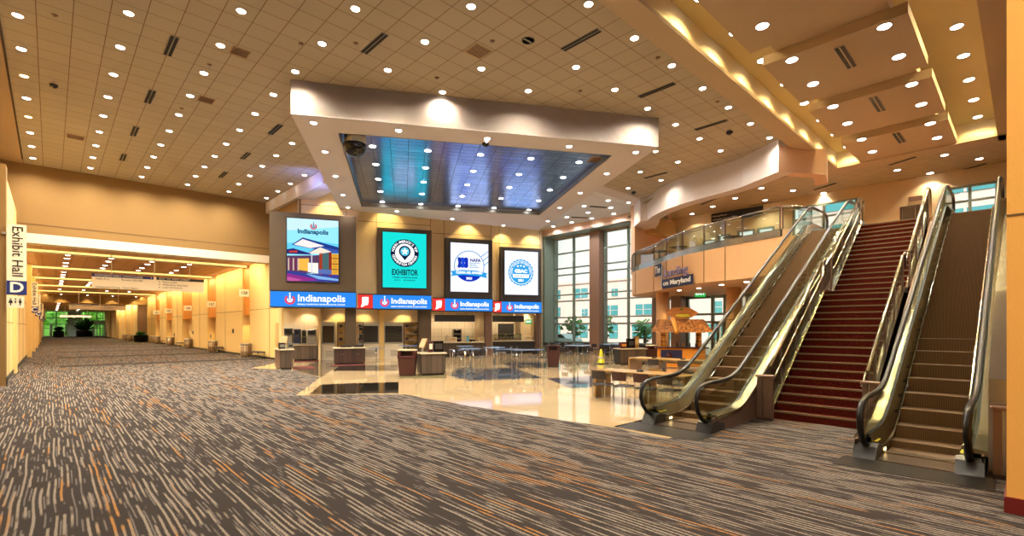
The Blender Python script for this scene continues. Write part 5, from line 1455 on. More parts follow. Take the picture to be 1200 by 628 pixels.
        P += [(EL + .1, y, ZF + .92),(EL + .28, y, ZF + .84),(EL + .36, y, ZF + .68),(EL + .33, y, ZF + .48),(EL + .2, y, ZF + .32),(EL, y, ZF + .22)]
        MB().tube(P, .045, 8, 0, .032).build('handrail', M['rubber'], e)
        P2 = [(x, y, z - .045) for (x, y, z) in P if .3 < x < EL - .2]
        MB().tube(P2, .022, 6).build('handrail_guide', M['bronze'], e)
        h_ = MB(); h_.sphere((-.12, y + 0*s_, .60), .10, 10, 6, 0, .9) if False else None
        # brush guard box where the rail enters
        MB().bbox(.12, .30, y-.05, y+.05, .12, .22, .02).build('rail_inlet', M['black'], e)
        # small lamp on the inner skirt
        MB().box(.62, .72, s_*.428 if s_ > 0 else s_*.436, s_*.436 if s_ > 0 else s_*.428, .05, .09).build('skirt_light', M['lens_amber'], e)
        st = MB()
        for k_ in range(3): st.box(.30 + .1*k_, .36 + .1*k_, min(s_*.47,s_*.55), max(s_*.47,s_*.55), .235, .242)
        st.build('warning_sticker', M['cone_yellow'], e)
    # underside of the truss
    q = MB(); sweep(q, [(-.70,-.72),(.70,-.72),(.70,-.70),(-.70,-.70)], dense(EX0 + 1.3, EX1 + .2), stz); q.build('underside', M['bronze_panel'], e)
    return e
escalator(4.82, 'left escalator, rising between the food court and the red staircase')
escalator(1.12, 'right escalator, rising along the steel-clad wall by orange pier')
for yc, nm in ((4.82, 0), (1.12, 1)):
    struct('floor_plate', MB().box(8.25 if nm == 0 else 8.35, 9.02, yc - .85, yc + .85, .0, .006), M['plate_dark'])

# ------------------------------------------------------------------ staircase
YS0, YS1, XS = 2.17, 3.89, 11.58
N1, N2 = 17, 15; RIS = ZF/32; TR = .252; LAND = .95
nos = []; prof = [(XS, 0)]; x = XS; z = 0.0
for k in range(N1):
    z += RIS; prof.append((x, z)); nos.append((x, z)); x += TR if k < N1-1 else LAND; prof.append((x, z))
for k in range(N2):
    z += RIS; prof.append((x, z)); nos.append((x, z)); x += TR if k < N2-1 else .3; prof.append((x, z))
XT = x
prof += [(XT, 3.6), (XS + 4.2, .0)]
st = empty('staircase', (XS, (YS0+YS1)/2, 0), 0, 'wide straight staircase with dark red carpet between two escalators', 'stairs')
hw = (YS1-YS0)/2
MB().prism_y([(a - XS, b) for a, b in prof], -hw, hw).build('carpeted_steps', M['stair_carpet'], st)
for (a, b) in nos:
    MB().box(a - XS - .012, a - XS + .035, -hw, hw, b - .028, b + .006).build('nosing', M['stair_edge'], st)
def nline(xx):
    """height of the nosing line at x"""
    xl0 = XS + TR*(N1-1); xl1 = xl0 + LAND
    if xx < xl0: return RIS + (xx - XS)/TR*RIS
    if xx < xl1: return RIS*N1
    return RIS*N1 + RIS + (xx - xl1)/TR*RIS
xl0 = XS + TR*(N1-1); xl1 = xl0 + LAND
for s_ in (-1, 1):
    pr = [(XS - .12, 0), (XS - .05, .22), (xl0, RIS*N1 + .14), (xl1 - .1, RIS*N1 + .14), (XT - .3, ZF + .14), (XT, ZF + .14), (XT, 4.2), (XS + 3.4, 0)]
    ya = s_*hw; MB().prism_y([(a - XS, b) for a, b in pr], min(ya, ya - s_*.05), max(ya, ya - s_*.05)).build('stringer', M['gold_steel'], st)
def stair_rail(y, s_, lab):
    e = empty('stair_railing', (XS, y, 0), 0, lab, 'railing', 'stair railings')
    fl = [(XS + .05, xl0 - .1), (xl1 + .0, XT - .35)]
    for q, (xa, xb) in enumerate(fl):
        za, zb_ = nline(xa) + .02, nline(xb) + .02
        if q == 1: za = nline(xl1 + .001)
        g = MB(); vs = []
        for x, z in ((xa, za), (xb, zb_)):
            vs += [(x - XS, -.006, z + .04), (x - XS, -.006, z + .84), (x - XS, .006, z + .84), (x - XS, .006, z + .04)]
        g.add(vs, [(0,1,5,4),(1,2,6,5),(2,3,7,6),(3,0,4,7),(0,3,2,1),(4,5,6,7)]); g.build('glass_panel', M['glass_green'], e)
        MB().tube([(xa - XS, 0, za + .92), (xb - XS, 0, zb_ + .92)], .038, 8).build('top_rail', M['gold_steel'], e)
        MB().tube([(xa - XS - .12, s_*.08, za + .62), (xa - XS, s_*.08, za + .68), (xb - XS, s_*.08, zb_ + .68), (xb - XS + .15, s_*.08, zb_ + .68)], .025, 8).build('grab_rail', M['gold_steel'], e)
        MB().bar((xa - XS, 0, za + .04), (xb - XS, 0, zb_ + .04), .05, .04).build('bottom_rail', M['chrome'], e)
        for k in range(4):
            x = xa + (xb - xa)*(k/3 if q else (k + .6)/3.6); z = za + (zb_ - za)*(x - xa)/(xb - xa)
            MB().box(x - XS - .03, x - XS + .03, -.02, .02, z, z + .90).build('post', M['bronze_panel'], e)
    za = RIS*N1
    MB().tube([(fl[0][1] - XS, 0, nline(fl[0][1]) + .94), (xl0 - XS + .25, 0, za + 1.0), (xl0 - XS + .3, 0, za + .6)], .03, 8).build('landing_return', M['bronze'], e)
    MB().tube([(fl[1][1] - XS, 0, nline(fl[1][1]) + .94), (XT - XS + .2, 0, ZF + .95), (XT - XS + .25, 0, ZF + .02)], .035, 8).build('top_return', M['gold_steel'], e)
    return e
stair_rail(YS1 + .03, -1, 'left glass stair railing beside the left escalator')
stair_rail(YS0 - .03, 1, 'right glass stair railing beside the right escalator')
# bronze end panels at the foot of the stairs
def end_panel(x, y0, y1, h, lab):
    e = empty('railing_end_panel', (x, (y0+y1)/2, 0), 0, lab, 'panel', 'bronze end panels'); w = (y1-y0)/2
    MB().box(-.05, .05, -w, w*.15, .06, h - .05).build('panel', M['bronze_panel'], e)
    MB().box(-.05, .05, w*.42, w, .06, h - .05).build('side_panel', M['bronze_panel'], e)
    MB().box(.0, .04, w*.15, w*.42, .06, h - .05).build('gap_strip', M['steel'], e)
    MB().bbox(-.09, .09, -w - .03, w + .03, h - .05, h, .015).build('cap', M['bronze_panel'], e)
    MB().box(-.06, .06, -w, w, 0, .06).build('foot', M['bronze'], e); return e
end_panel(11.25, 3.74, 4.05, .98, 'bronze panel between left escalator and the stair foot')
end_panel(11.30, 1.90, 2.16, .98, 'bronze panel between stair foot and right escalator')
end_panel(9.15, .02, .31, .96, 'bronze panel between right escalator and orange pier')
struct('wall_between', MB().prism_y([(11.4,0),(20.2,5.4),(20.2,4.4),(14.5,0)], 3.96, 4.07), M['bronze_panel'])
struct('wall_between', MB().prism_y([(11.4,0),(20.2,5.4),(20.2,4.4),(14.5,0)], 1.89, 2.1), M['bronze_panel'])
# steel-clad wall right of the right escalator
struct('wall_right_cladding', MB().prism_y([(9.3,0),(9.3,1.3),(11.2,2.6),(21.5,6.35),(32,6.35),(32,0)], .10, .36), M['steel'])
jt = MB()
for k in range(5): jt.box(11.2 + 2.1*k, 11.22 + 2.1*k, .36, .366, .2, 2.4 + .75*k)
struct('trim_15', jt, M['bronze'])

# ------------------------------------------------------------------ orange pier at the right edge
struct('wall_right_pier', MB().box(7.53, 9.2, -4.0, .15, .17, 10.2), M['orange_fabric'])
struct('baseboard_right_pier', MB().box(7.50, 9.2, -4.0, .17, 0, .17), M['red_base'])
jz = yat(1190, 251, .0) if False else None
zj = EYE + (384 - 253)/F_PX * (7.53*SY + .1*CY)
struct('trim_16', MB().box(7.522, 7.53, -4, .15, zj, zj + .02).box(7.522, 7.53, -.03, -.015, .17, zj), M['joint'])
struct('wall_right_far', MB().box(9.2, 32.2, -.6, .08, 5.5, 11.2).box(20, 32.2, -.6, .08, 0, 11.2), M['pink_wall'])
# ------------------------------------------------------------------ ceiling lamps
def project(x, y, z):
    w = x*SY + y*CY
    if w < .5: return None
    return (600 + F_PX*(x*CY - y*SY)/w, 384 - F_PX*(z-EYE)/w)
def in_frame(x, y, z, m=14):
    p = project(x, y, z); return p is not None and -m < p[0] < 1200+m and -m < p[1] < 628+m
def inside(pt, poly):
    x, y = pt; c = False; n = len(poly)
    for i in range(n):
        (x0, y0), (x1, y1) = poly[i], poly[(i+1) % n]
        if (y0 > y) != (y1 > y) and x < (x1-x0)*(y-y0)/(y1-y0) + x0: c = not c
    return c
_spots = {}
def spot_data(power, color, ang, blend, size):
    k = (power, color, ang, blend, size)
    if k not in _spots:
        l = D.lights.new('downlight_beam', 'SPOT'); l.energy = power; l.color = color; l.spot_size = radians(ang); l.spot_blend = blend; l.shadow_soft_size = size
        _spots[k] = l
    return _spots[k]
_lamp_mesh = {}
MAIN = (1.0, .90, .70); WARM = (1.0, .84, .60); AMBER = (1.0, .76, .32); NEUT = (1.0, .92, .80)
def downlight(x, y, z, r, label, group, lens='lens', power=0, color=WARM, ang=120, blend=.7, tilt=None):
    if r not in _lamp_mesh:
        a = MB().lathe([(r*1.02,-.004),(r*1.14,-.012),(r*1.18,.0),(r*1.02,.0)], 0, 0, 20).mesh('ceiling_downlight', M['trim_ring'])
        _lamp_mesh[r] = a
    k = (r, lens)
    if k not in _lamp_mesh:
        _lamp_mesh[k] = MB().lathe([(r*1.01,-.003),(r*.9,-.016),(r*.5,-.03),(0,-.034)], 0, 0, 20).mesh('lens', M[lens])
    o = D.objects.new('ceiling_downlight', _lamp_mesh[r]); link(o); o.location = (x, y, z)
    tag(o, label, 'ceiling light', group)
    q = D.objects.new('lens', _lamp_mesh[k]); link(q, o)
    if power:
        s_ = D.objects.new('beam', spot_data(power, color, ang, blend, r*.6)); link(s_, o); s_.location = (0, 0, -.06)
        if tilt: s_.rotation_euler = tilt
    return o
main_poly = [(-.97,2.5),(9.6,2.5),(9.6,6.9),(22.2,6.9),(23.0,9.4),(23.5,12.3),(25.4,16.3),(22.7,16.3),(17,28),(10.0,28),(10.0,33.4),(-.97,33.4)]
rows = {}
for i in range(-1, 14):
    for k in range(-3, 14):
        x, y = LX0 + LP*i, LY0 + 2.065*k
        if not inside((x, y), main_poly): continue
        if i == 4 and k == 1: continue
        hid = any(inside((x*f, y*f), Q) for f in (.866, .9, .95, 1.0))
        if hid or not in_frame(x, y, 10): continue
        rows.setdefault(i, []).append((y, x))
for i, L_ in rows.items():
    L_.sort(reverse=True)
    for k, (y, x) in enumerate(L_):
        amber = (i == -1 and k in (3, 5))
        rn = 'the ceiling row along the left edge' if i == -1 else 'ceiling row %d from the left edge' % (i + 2)
        downlight(x, y, 10, .108, 'round downlight, %s from the far end of %s' % (ORD[k+1], rn), 'main ceiling downlights', 'lens_amber' if amber else 'lens', (0 if x > 9 and y > 23 and x < 11 else 560 if x < 17.5 else 230), MAIN if not amber else AMBER, 155, .9)
for k, (x, y) in enumerate(((1.5,1.2),(1.5,3.3),(3.6,-1.0),(5.6,-1.0),(5.0,-3.2),(1.5,-2.0),(-2.5,0.5))):  # lamps added out of view to brighten the orange pier
    downlight(x, y, 9.99 if x > 1.0 or x < -1 else 10, .125, 'added downlight overhead out of view, %s in order' % ORD[k+1], 'added downlights out of view', 'lens', 560, MAIN, 155, .9)
downlight(26.75, 17.45, 9.98, .12, 'single downlight grazing the end block of the curved white fascia', 'fascia downlight', 'lens', 150, AMBER, 90, .5)
for r_, x in enumerate((.75, 2.8, 4.9, 7.02, 9.0)):  # unseen row added to light the face of the hanging sign
    downlight(x, 35.3, HC, .15, 'added unseen downlight just behind the lintel, row %d from left' % (r_+1), 'added downlights hidden by the lintel', 'lens', 200, WARM, 160, .6)
# soffit rim
fr_px = [(367.5,144),(467,153),(571,162.5),(667,171.6),(745,178.5)]
lf_px = [(381,178),(393,206.5),(402,228.5),(407.5,243)]
rt_px = [(711,203.5),(680,226),(656,243.4),(642,259)]
bk_px = [(465,247.5),(530,256.5),(590,264)]
for nm, L_ in (('front edge', fr_px), ('left edge', lf_px), ('right edge', rt_px), ('rear edge', bk_px)):
    for k, p in enumerate(L_):
        x, y, z = zat(*p, zs)
        downlight(x, y, zs, .11, 'small downlight, %s along the %s of the lowered soffit' % (ORD[k+1], nm), 'soffit rim downlights', 'lens_white', 120, NEUT, 110, .6)
# metal ceiling
sa_ = Vector((cos(SR), sin(SR))); sb_ = Vector((-sin(SR), cos(SR)))
o0 = Vector(zat(436.5, 172, 9.10)[:2])
for r_ in range(5):
    for c_ in range(5):
        p = o0 + sa_*(2.14*c_) + sb_*(2.16*r_)
        if inside((p.x, p.y), I):
            downlight(p.x, p.y, 9.12, .13, 'downlight in the blue metal ceiling, row %d from the front, %s from left' % (r_+1, ORD[c_+1]), 'metal ceiling downlights', 'lens_white', 150, NEUT, 120, .6)
# cove: ceiling lamps beside the walls, and the hung panels
for k in range(8):
    x = 28.74 - 2.265*k
    for y, nm in ((6.13, 'left'), (1.44, 'right')):
        if in_frame(x, y, 11, 60): downlight(x, y, 11.0, .15, 'downlight high in the stair cove, %s side, %s from the far end' % (nm, ORD[k+1]), 'cove downlights', 'lens_white', 560, AMBER, 150, .9)
for k in range(5):
    x1 = 15.25 + 4.44*(k-2)
    for j, dx in enumerate((.72, 2.8)):
        for y, nm in ((4.79, 'left'), (2.58, 'right')):
            x = x1 + dx
            if in_frame(x*.97, y*.97, 9.72, 40):
                downlight(x*.972, y*.972, 9.72, .15, 'round lamp in hung ceiling panel %d from the far end, %s side, %s lamp' % (5-k, nm, ('near', 'far')[j]), 'hung panel lamps', 'lens_white', 300, NEUT, 120, .6)
# balcony ceiling
bl_px = [(892.1,220.5),(929.2,223.3),(966.7,210.5),(964.9,226.2),(861.5,232.1),(896.5,234.6),(835.3,241.9),(868.4,244.2),(1106.9,181.7),(1147.6,186.1),(1051.5,199.3),(1089.9,202.9),(790.5,258.5),(811,250.5)]
for k, p in enumerate(bl_px):
    x, y, z = zat(*p, ZC)
    lab = {0:'nearest the fascia corner',1:'behind the fascia corner',2:'left of the cove beam tip, near',3:'left of the cove beam tip, far',4:'third from the black sign',5:'above the right end of black sign',6:'above the left end of black sign',7:'just above the black sign',8:'right pair beyond the cove, near',9:'rightmost beyond the cove',10:'beyond the cove above the stairs',11:'beyond the cove above the elevator',12:'at the left corner of balcony',13:'second from the left balcony corner'}[k]
    downlight(x, y, ZC, .13, 'balcony ceiling downlight, ' + lab, 'balcony ceiling downlights', 'lens', 210, WARM, 120, .6)
# white window-bay ceiling
wb_px = [(582,345),(405,386),(602,398),(435,433),(623,442),(461,476),(313,505),(278,467),(178,535),(47,562)]
for k, p in enumerate(wb_px):
    x, y, z = zat(620 + p[0]/6.278, 180 + p[1]/6.278, 10)
    downlight(x, y, 10, .14, 'downlight in the white ceiling by tall windows, %s counted from the balcony' % ORD[k+1], 'window bay downlights', 'lens_white', 260, (.9,.95,1.0), 160, .9)
# wall-washing lamps over the concession screens
for k, (px, i) in enumerate(((386,0),(453,1),(497,1),(548,2),(588,3),(622,3))):
    n, L, R, w = bay[i]; x = local(px, 260, i, .38)[0]
    q = fwd(L, x, -.22)
    downlight(q[0], q[1], 9.96, .12, 'wall-washing downlight above the screens, %s from the left' % ORD[k+1], 'wall washers above the screens', 'lens', 420, AMBER, 95, .4)
for k, (px, n_) in enumerate(((360, 32.2), (396, 32.2), (425.5, 32.2), (473, 32.2))):
    p = nat(px, 372, n_); downlight(p.x, p.y, 3.34, .09, 'small lamp over the serving wall, %s from the corridor' % ORD[k+1], 'serving wall lamps', 'lens', 130, AMBER if k != 0 else WARM, 100, .4)
for i, off in ((2, (.6, 2.0, 3.2)), (3, (.8, 2.4, 3.6))):
    n, L, R, w = bay[i]
    for k, x in enumerate(off):
        q = fwd(L, x, 2.9); downlight(q[0], q[1], 3.34, .09, 'kitchen lamp in the %s food stall, %s from left' % (ORD[i+1], ORD[k+1]), 'kitchen lamps', 'lens', 110, WARM, 120, .4)
        q = fwd(L, x, .8); downlight(q[0], q[1], 3.34, .06, 'tiny lamp over the %s stall counter, %s from left' % (ORD[i+1], ORD[k+1]), 'counter lamps', 'lens', 35, WARM, 120, .4)
# under the balcony
for k, p in enumerate(((845.5,333.4),(796,340),(819,337.5),(875,330))):
    x, y, z = zat(*p, ZU); downlight(x, y, ZU, .12, 'downlight under the balcony, %s in line' % ORD[k+1], 'under-balcony downlights', 'lens', 150, AMBER, 130, .6)
# corridor
bay_y = [38.2, 48.5, 58.8, 69.1, 79.4]
for b_i, y0 in enumerate([38.2, 48.5, 58.8, 69.1]):
    for r_, x in enumerate((.75, 2.8, 4.9, 7.02)):
        for k, dy in enumerate((1.9, 3.9, 6.8, 9.0)):
            if b_i > 2 and k % 2: continue
            downlight(x, y0 + dy, HC, .15, 'corridor downlight, bay %d beyond the lintel, row %d from left, %s one' % (b_i+1, r_+1, ORD[k+1]), 'corridor downlights', 'lens', 380 if k in (0, 2) else 0, WARM, 140, .6)
for k in range(7):
    y = 94 + 8*k
    for r_, x in enumerate((.9, 4.2)):
        downlight(x, y, 5.75, .2, 'far corridor downlight, %s row, %s beyond the gold bulkhead' % (('left','right')[r_], ORD[k+1]), 'far corridor downlights', 'lens', 750 if k % 2 == 0 else 0, WARM, 150, .6)
# wall washers of the corridor: the bright yellow right wall
def area(name, loc, size, sizey, power, color, rot, spread=pi):
    l = D.lights.new(name, 'AREA'); l.shape = 'RECTANGLE'; l.size = size; l.size_y = sizey; l.energy = power; l.color = color; l.spread = spread
    o = D.objects.new(name, l); link(o); o.location = loc; o.rotation_euler = rot; return o
YEL = (1.0, .78, .36)
for y0, y1 in zip([34.4] + bay_y, bay_y + [88]):
    area('corridor_wall_washer', (XR - .75, (y0+y1)/2, HC - .08), .25, y1 - y0 - .6, 24*(y1-y0), YEL, (0, radians(-22), 0))
    area('corridor_wall_washer', (-.45, (y0+y1)/2, HC - .08), .25, y1 - y0 - .6, 15*(y1-y0), YEL, (0, radians(20), 0))
area('corridor_wall_washer', (8.6, 105, 5.65), .3, 30, 1200, YEL, (0, radians(-20), 0))
for k, x in enumerate((1.0, 3.6, 6.2, 8.8)):
    downlight(x, 87.0, 6.4, .12, 'wall-washing lamp before the gold corridor bulkhead, %s from left' % ORD[k+1], 'bulkhead wall washers', 'lens', 260, AMBER, 100, .4)
for (y0, y1, _a, _b) in rec:
    l = D.objects.new('recess_lamp', spot_data(120, AMBER, 120, .4, .1)); link(l); l.location = (XR + .42, (y0+y1)/2, 2.85)
# invented coloured lights for the rear edge of the opening, none placed there
def strip(t0, t1, color, power):
    """between fractions along the rear edge of the opening"""
    a, b = Vector(I[3]), Vector(I[2]); p0 = a.lerp(b, t0); p1 = a.lerp(b, t1); m = (p0+p1)/2 + (-sb_)*.12
    o = area('added_tint_light', (m.x, m.y, 8.93), (p1-p0).length, .06, power, color, (0,0,0))
    d = (-sb_*1.0).to_3d() + Vector((0,0,.22)); o.rotation_euler = d.to_track_quat('-Z', 'Y').to_euler()
l_ = area('added_tint_light', (9.3, 24.8, 9.0), 1.0, .1, 30, (.2,.32,1), (0,0,0))  # added without a known fixture, tints the bulkhead blue
l_.rotation_euler = Vector((.5, 1, .25)).to_track_quat('-Z', 'Y').to_euler()

# ------------------------------------------------------------------ slot diffusers, grilles and cameras
def slot(pa, pb, z, w, lab, grp):
    a, b = Vector(zat(*pa, z)), Vector(zat(*pb, z)); L = (b-a).length; m = (a+b)/2
    if abs((b-a).x) > abs((b-a).y): rz = 0 if z == 10 else math.atan2((b-a).y, (b-a).x)
    else: rz = pi/2 if z == 10 else math.atan2((b-a).y, (b-a).x)
    e = empty('air_slot_diffuser', (m.x, m.y, z), rz, lab, 'air vent', grp)
    MB().box(-L/2, L/2, -w/2, w/2, -.012, 0).build('frame', M['aluminium'], e)
    for s_ in (-1, 1): MB().box(-L/2+.03, L/2-.03, s_*w/4 - w*.17, s_*w/4 + w*.17, -.02, -.012).build('slot', M['slot'], e)
sl = [((204,42),(197,65)),((179.5,105.5),(172,120.5)),((160.5,148.5),(155,159)),((146,180),(142.5,188)),((292.8,178.7),(283,186)),((265,201),(258,208)),
      ((452.2,39.5),(425.4,61.9)),((329.4,146),(316,157)),((703.7,34.5),(658.5,58.5)),((791.3,97),(748.8,113.7)),((852.5,140.5),(814,152)),((782.2,201.8),(755,208.7))]
nm = ['nearest on the left side','second on the left side','third on the left side','farthest on the left side','fourth left of soffit','farthest left of soffit','left of the two near the soffit front','close to soffit left corner','nearest right of centre','second right of centre','third right of centre, towards balcony','farthest right, by the curved fascia']
for (a, b), t_ in zip(sl, nm): slot(a, b, 10, .22, 'black twin air slot in tiled ceiling, ' + t_, 'air slots in the tiled ceiling')
for k, (a, b) in enumerate((((983,54.6),(999,78.9)),((1022.9,113.3),(1033.4,130)),((1049.6,155.5),(1057.6,166.8)))):
    slot(a, b, 9.72, .26, 'twin air slot in the hung cove panel, %s' % ('nearest','middle','farthest')[k], 'air slots in the hung panels')
for k, (a, b) in enumerate((((1040,194),(1073.9,183.3)),((1117.8,201.8),(1156.6,191)),((821.5,239.6),(839,232.5)),((953.3,222.6),(980,214.3)))):
    slot(a, b, ZC, .16, 'thin dark air slot in balcony ceiling, %s' % ('above the elevator','rightmost by the steel wall','above left end of black sign','left of the cove beam tip')[k], 'air slots in the balcony ceiling')
for k, (a, b) in enumerate((((690.9,241.6),(710.8,243.2)),((669.4,254.4),(688.8,255.3)),((621,258.4),(636.7,258.6)))):
    slot(a, b, 9.995, .3, 'dark air slot in white window-bay ceiling, %s from the balcony' % ORD[k+1], 'air slots in the white ceiling')
def grille(px, py, z, s_, lab, m='ceil_edge', rz=0):
    x, y, _ = zat(px, py, z); e = empty('ceiling_grille', (x, y, z), rz, lab, 'air vent', 'square ceiling grilles')
    MB().box(-s_, s_, -s_, s_, -.015, 0).build('frame', M['ceil_edge'], e)
    g = MB()
    for k in range(6): g.box(-s_*.85, s_*.85, -s_*.85 + s_*.29*k, -s_*.85 + s_*.29*k + s_*.14, -.03, -.015)
    g.build('louvres', M['bronze_panel'], e)
for (px, py, z, s_, lab) in ((88.6,160.5,10,.3,'brown square grille in left ceiling, farthest'),(281,61,10,.25,'brown square grille in left ceiling, nearest'),(241.5,117,10,.25,'brown square grille in left ceiling, middle'),(560,60,10,.3,'square grille in front of the soffit'),
        (692.5,198.5,10,.32,'square grille right of the soffit'),(889,240.5,ZC,.5,'brown square grille above the black balcony sign'),(1064,211,ZC,.4,'brown square grille above the elevator'),(914.5,206,ZC,.4,'brown square grille by the fascia corner')):
    grille(px, py, z, s_, lab)
grille(700, 187, 9.12, .35, 'tan square grille at the right corner of the metal ceiling', rz=SR)
grille(430, 238.5, 9.12, .3, 'tan square grille at the rear left corner of metal ceiling', rz=SR)
def dome_cam(px, py, z, r, drop, lab):
    x, y, _ = zat(px, py, z); e = empty('dome_camera', (x, y, z), 0, lab, 'camera', 'dome cameras')
    MB().bbox(-r*.7, r*.7, -r*.7, r*.7, -drop, 0, .02).build('mount', M['sign_cream'], e)
    MB().lathe([(r, -drop), (r*1.02, -drop - r*.25), (r*.85, -drop - r*.7), (r*.45, -drop - r*.98), (0, -drop - r*1.05)], 0, 0, 20).build('dome', M['black_gloss'], e)
dome_cam(416, 160, 9.12, .42, .3, 'big black dome camera hanging in the corner of metal ceiling')
dome_cam(569, 164.5, zs, .13, .1, 'small black dome camera on the front rim of soffit')
dome_cam(63, 97, 10, .11, .06, 'black dome camera in left tiled ceiling')
dome_cam(855, 152.5, 10, .13, .06, 'black dome camera right of soffit in tiled ceiling')
dome_cam(742.5, 223.5, 10, .13, .06, 'black dome camera by the white strip near balcony')
x, y, _ = zat(619, 47.5, 10)
e = empty('recessed_speaker', (x, y, 10), 0, 'dark round recessed fitting in the tiled ceiling, unlit', 'ceiling fitting')
MB().lathe([(.17,-.004),(.2,-.014),(.2,0),(.17,0)], 0, 0, 20).build('ring', M['aluminium'], e); MB().lathe([(.17,-.004),(0,-.004)], 0, 0, 20).build('dark_core', M['slot'], e)
MB().box(-.16,.16,-.03,.03,-.02,-.004).build('crossbar', M['aluminium'], e)
# sprinkler heads
spk = [(64,17.5),(245.5,75.5),(213,127),(417,50.5),(352.5,51),(512,91),(577,48),(771,67.5),(841,119),(680,106.5)]
for k, p in enumerate(spk):
    x, y, _ = zat(*p, 10); e = empty('sprinkler_head', (x, y, 10), 0, 'tiny round sprinkler plate in tiled ceiling, %s counted from the left' % ORD[sorted(spk).index(p)+1], 'sprinkler', 'sprinkler heads')
    MB().lathe([(.07,0),(.07,-.01),(.03,-.02),(0,-.02)], 0, 0, 12).build('plate', M['bronze_panel'], e); MB().cyl(0,0,.015,-.06,-.02,8).build('nozzle', M['aluminium'], e)
# exit sign under the balcony
x, y, z = zat(820, 340.5, 3.75); 
e = empty('exit_sign', (24.9, 10.9, 3.62), radians(-52), 'green exit sign hanging under the balcony near the round columns', 'exit sign')
q = ray(820.5, 344); t_ = 29.0; e.location = (q[0]*t_, q[1]*t_, EYE + q[2]*t_)
MB().box(-.30, .30, -.03, .03, -.20, .20).build('case', em('#2fb04a', 1.0), e); text('lettering', 'EXIT', .26, E_WHITE, e, 0, -.036, 0, bold=.008)
MB().cyl(0,0,.012,.2, ZU - e.location.z, 6).build('hanger', M['aluminium'], e)

# ------------------------------------------------------------------ outside
FACADE = pbr('facade_stucco', '#d2b8b0', .9, var=.03); TEAL = pbr('facade_glass', '#4a8f96', .12, .1, var=.2, scale=.4)
struct('lawn', MB().box(-60, 80, 156, 260, -.5, -.10), pbr('lawn_green', '#7fae4c', .9, var=.2))
struct('ground', MB().box(31.5, 140, -60, 90, -.5, -.12).box(-60, 80, 151, 260, -.5, -.12), pbr('pavement', '#d2c9bd', .9))
e = empty('street_building', (62, 30, -.1), 0, 'pink stucco building with turquoise windows across the street', 'building')
MB().box(0, 14, -12, 60, 0, 9.4).box(4, 14, -60, -12, 0, 22).box(-.3, 14, -12, 60, 9.2, 9.5).box(-.15, 14, -12, 60, 2.9, 3.1).build('walls', FACADE, e)
for r_ in range(3):
    for c_ in range(12):
        y = -10.5 + 5.7*c_; z = (.5, 4.0, 6.9)[r_]
        wd, ht = (2.6, 1.5) if (c_ + r_) % 3 else (1.1, 1.1)
        if r_ == 0: wd, ht = 3.2, 2.1
        q = MB().box(-.12, .02, y, y + wd, z, z + ht).build('window', TEAL, e)
        MB().box(-.16, -.12, y + wd*.48, y + wd*.52, z, z + ht).box(-.16, -.12, y, y + wd, z + ht*.48, z + ht*.52).build('glazing_bar', FACADE, q)
for r_ in range(4):
    for c_ in range(5):
        y = -56 + 9*c_; z = 1.2 + 4.8*r_
        q = MB().box(3.85, 4.02, y, y + 6.4, z, z + 3.2).build('window', TEAL, e)
        MB().box(3.8, 3.86, y + 3.1, y + 3.3, z, z + 3.2).build('glazing_bar', FACADE, q)
def tree(x, y, h, r, lab, lm, n=260, trunk=.16, cat='tree'):
    e = empty('street_tree', (x, y, -.1), 0, lab, cat)
    MB().tube([(0,0,0),(.1,.05,h*.35),(0,0,h*.6)], trunk, 8).build('trunk', M['bark'], e)
    lv = MB()
    for k in range(n):
        d = Vector((random.gauss(0,1), random.gauss(0,1), random.gauss(0,1))).normalized()*r*(random.random()**.4)
        c = Vector((d.x, d.y, h*.62 + d.z*.9)); u = Vector((random.uniform(-1,1),random.uniform(-1,1),random.uniform(-1,1))).normalized(); v = u.orthogonal().normalized(); s_ = r*.17
        lv.add([c-u*s_-v*s_*.6, c+u*s_-v*s_*.6, c+u*s_+v*s_*.6, c-u*s_+v*s_*.6], [(0,1,2,3)])
    lv.build('crown', M[lm], e)
for k, (x, y, h, r) in enumerate(((44,42,3.8,1.6),(45,37,3.4,1.5),(44.5,32.5,3.6,1.5),(46,28,3.0,1.3))):
    tree(x, y, h, r, 'small street tree outside the tall windows, %s from the food stalls' % ORD[k+1], 'leaf', 150)
for k, (x, y, h, r) in enumerate(((-4,166,9,3.2),(0,171.5,8,3.0),(3,178.5,11,4.0),(8,168,9,3.6),(11,176.5,11,3.8),(15,166,9,3.2),(-8,177,12,4.2))):
    tree(x, y, h, r, 'bright green tree beyond the far glass wall, %s from the left' % ORD[sorted([(-4),0,3,8,11,15,-8]).index(x)+1], 'leaf_bright', 300, .25)
tag(MB().box(-30, 40, 185, 186, -.1, 6).build('hedge', M['leaf_bright'], None), 'long green hedge behind the trees past the far glass', 'hedge')
def car(x, y, rz, lab, m):
    e = empty('car', (x, y, -.1), rz, lab, 'car', 'cars parked outside')
    pr = [(-2.1,.35),(-2.1,.75),(-1.9,.9),(-1.2,.98),(-.6,1.42),(.7,1.45),(1.35,1.0),(2.0,.85),(2.1,.55),(2.1,.35)]
    MB().prism_y(pr, -.85, .85).build('body', m, e)
    MB().prism_y([(-1.05,1.0),(-.55,1.36),(.62,1.38),(1.12,1.02)], -.87, .87).build('windows', M['black_gloss'], e)
    for sx in (-1.3, 1.3):
        for sy in (-.86, .66):
            q = MB(); q.lathe([(.33,0),(.33,.2)], 0, 0, 18); o = q.build('wheel', M['rubber'], e); o.rotation_euler = (-pi/2, 0, 0); o.location = (sx, sy, .33)
car(41, 35.2, HP, 'silver-blue car parked outside, seen low through the first tall window', pbr('car_blue', '#9fc3cc', .2, .3))
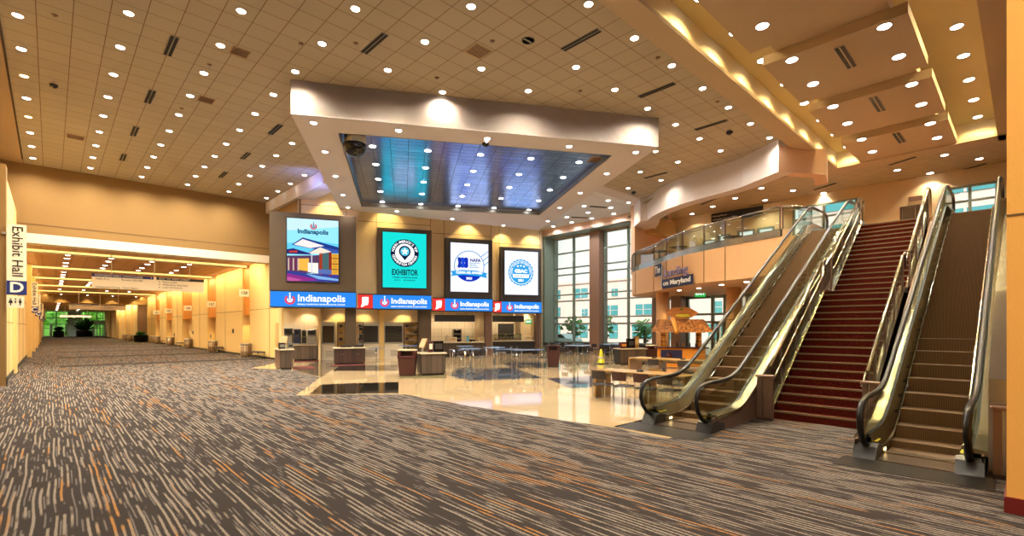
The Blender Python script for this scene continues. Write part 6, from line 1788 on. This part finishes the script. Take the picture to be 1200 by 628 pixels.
car(44, 14.9, HP, 'red car parked outside, seen through the entrance door', pbr('car_red', '#c02838', .25, .2))
# far glass wall at the corridor end
FY = 150.5
m_ = MB()
for x in (-1.2, .9, 2.9, 3.2, 5.0, 5.25, 6.3, 7.9, 9.0): m_.box(x - .09, x + .09, FY - .1, FY + .1, 0, 5.8)
for z in (.08, 1.9, 2.8, 4.2, 5.7): m_.box(-1.2, 9.2, FY - .08, FY + .08, z - .07, z + .07)
w_ = struct('window_10', m_, M['mullion'])
MB().box(-1.2, 9.2, FY - .01, FY + .01, 0, 5.8).build('window_pane', M['far_glass'], w_)
struct('wall_far', MB().box(2.95, 5.1, FY - .3, FY - .12, 0, 5.8), pbr('pale_column', '#a9c4c9', .6))
struct('door_4', MB().box(6.2, 9.2, FY - 2.6, FY - 2.4, 2.7, 3.7).box(6.2, 6.5, FY-2.6, FY-2.4, 0, 2.7).box(7.3, 7.5, FY-2.6, FY-2.4, 0, 2.7).box(8.2, 8.4, FY-2.6, FY-2.4, 0, 2.7).box(9.0, 9.2, FY-2.6, FY-2.4, 0, 2.7), pbr('pale_vestibule', '#a4c6c4', .5))

# ------------------------------------------------------------------ daylight and camera
w = D.worlds.new('World'); SC.world = w; w.use_nodes = True
bg = w.node_tree.nodes['Background']; bg.inputs[0].default_value = (1.0, .90, .86, 1); bg.inputs[1].default_value = 1.25
sl_ = D.lights.new('sun', 'SUN'); sl_.energy = 5.0; sl_.color = (1, .97, .93); sl_.angle = .01
sun = D.objects.new('sun', sl_); link(sun); sun.rotation_euler = Vector((.80, .28, -.55)).to_track_quat('-Z', 'Y').to_euler()
cd = D.cameras.new('camera'); cam = D.objects.new('camera', cd); link(cam)
cam.location = (0, 0, EYE); cam.rotation_euler = (pi/2, 0, -YAW)
cd.sensor_fit = 'HORIZONTAL'; cd.sensor_width = 36; cd.lens = 36*F_PX/1200
cd.shift_y = (384 - 314)/1200; cd.clip_start = .05; cd.clip_end = 600
SC.camera = cam
SC.view_settings.view_transform = 'Standard'; SC.view_settings.look = 'None'; SC.view_settings.gamma = 1.0
SC.view_settings.use_curve_mapping = False; SC.view_settings.exposure = 0.2
SC.cycles.use_denoising = True
SC.cycles.max_bounces = 10; SC.cycles.diffuse_bounces = 5; SC.cycles.glossy_bounces = 4; SC.cycles.transparent_max_bounces = 24
SC.cycles.sample_clamp_indirect = 6.0
SC.cycles.caustics_reflective = False; SC.cycles.caustics_refractive = False
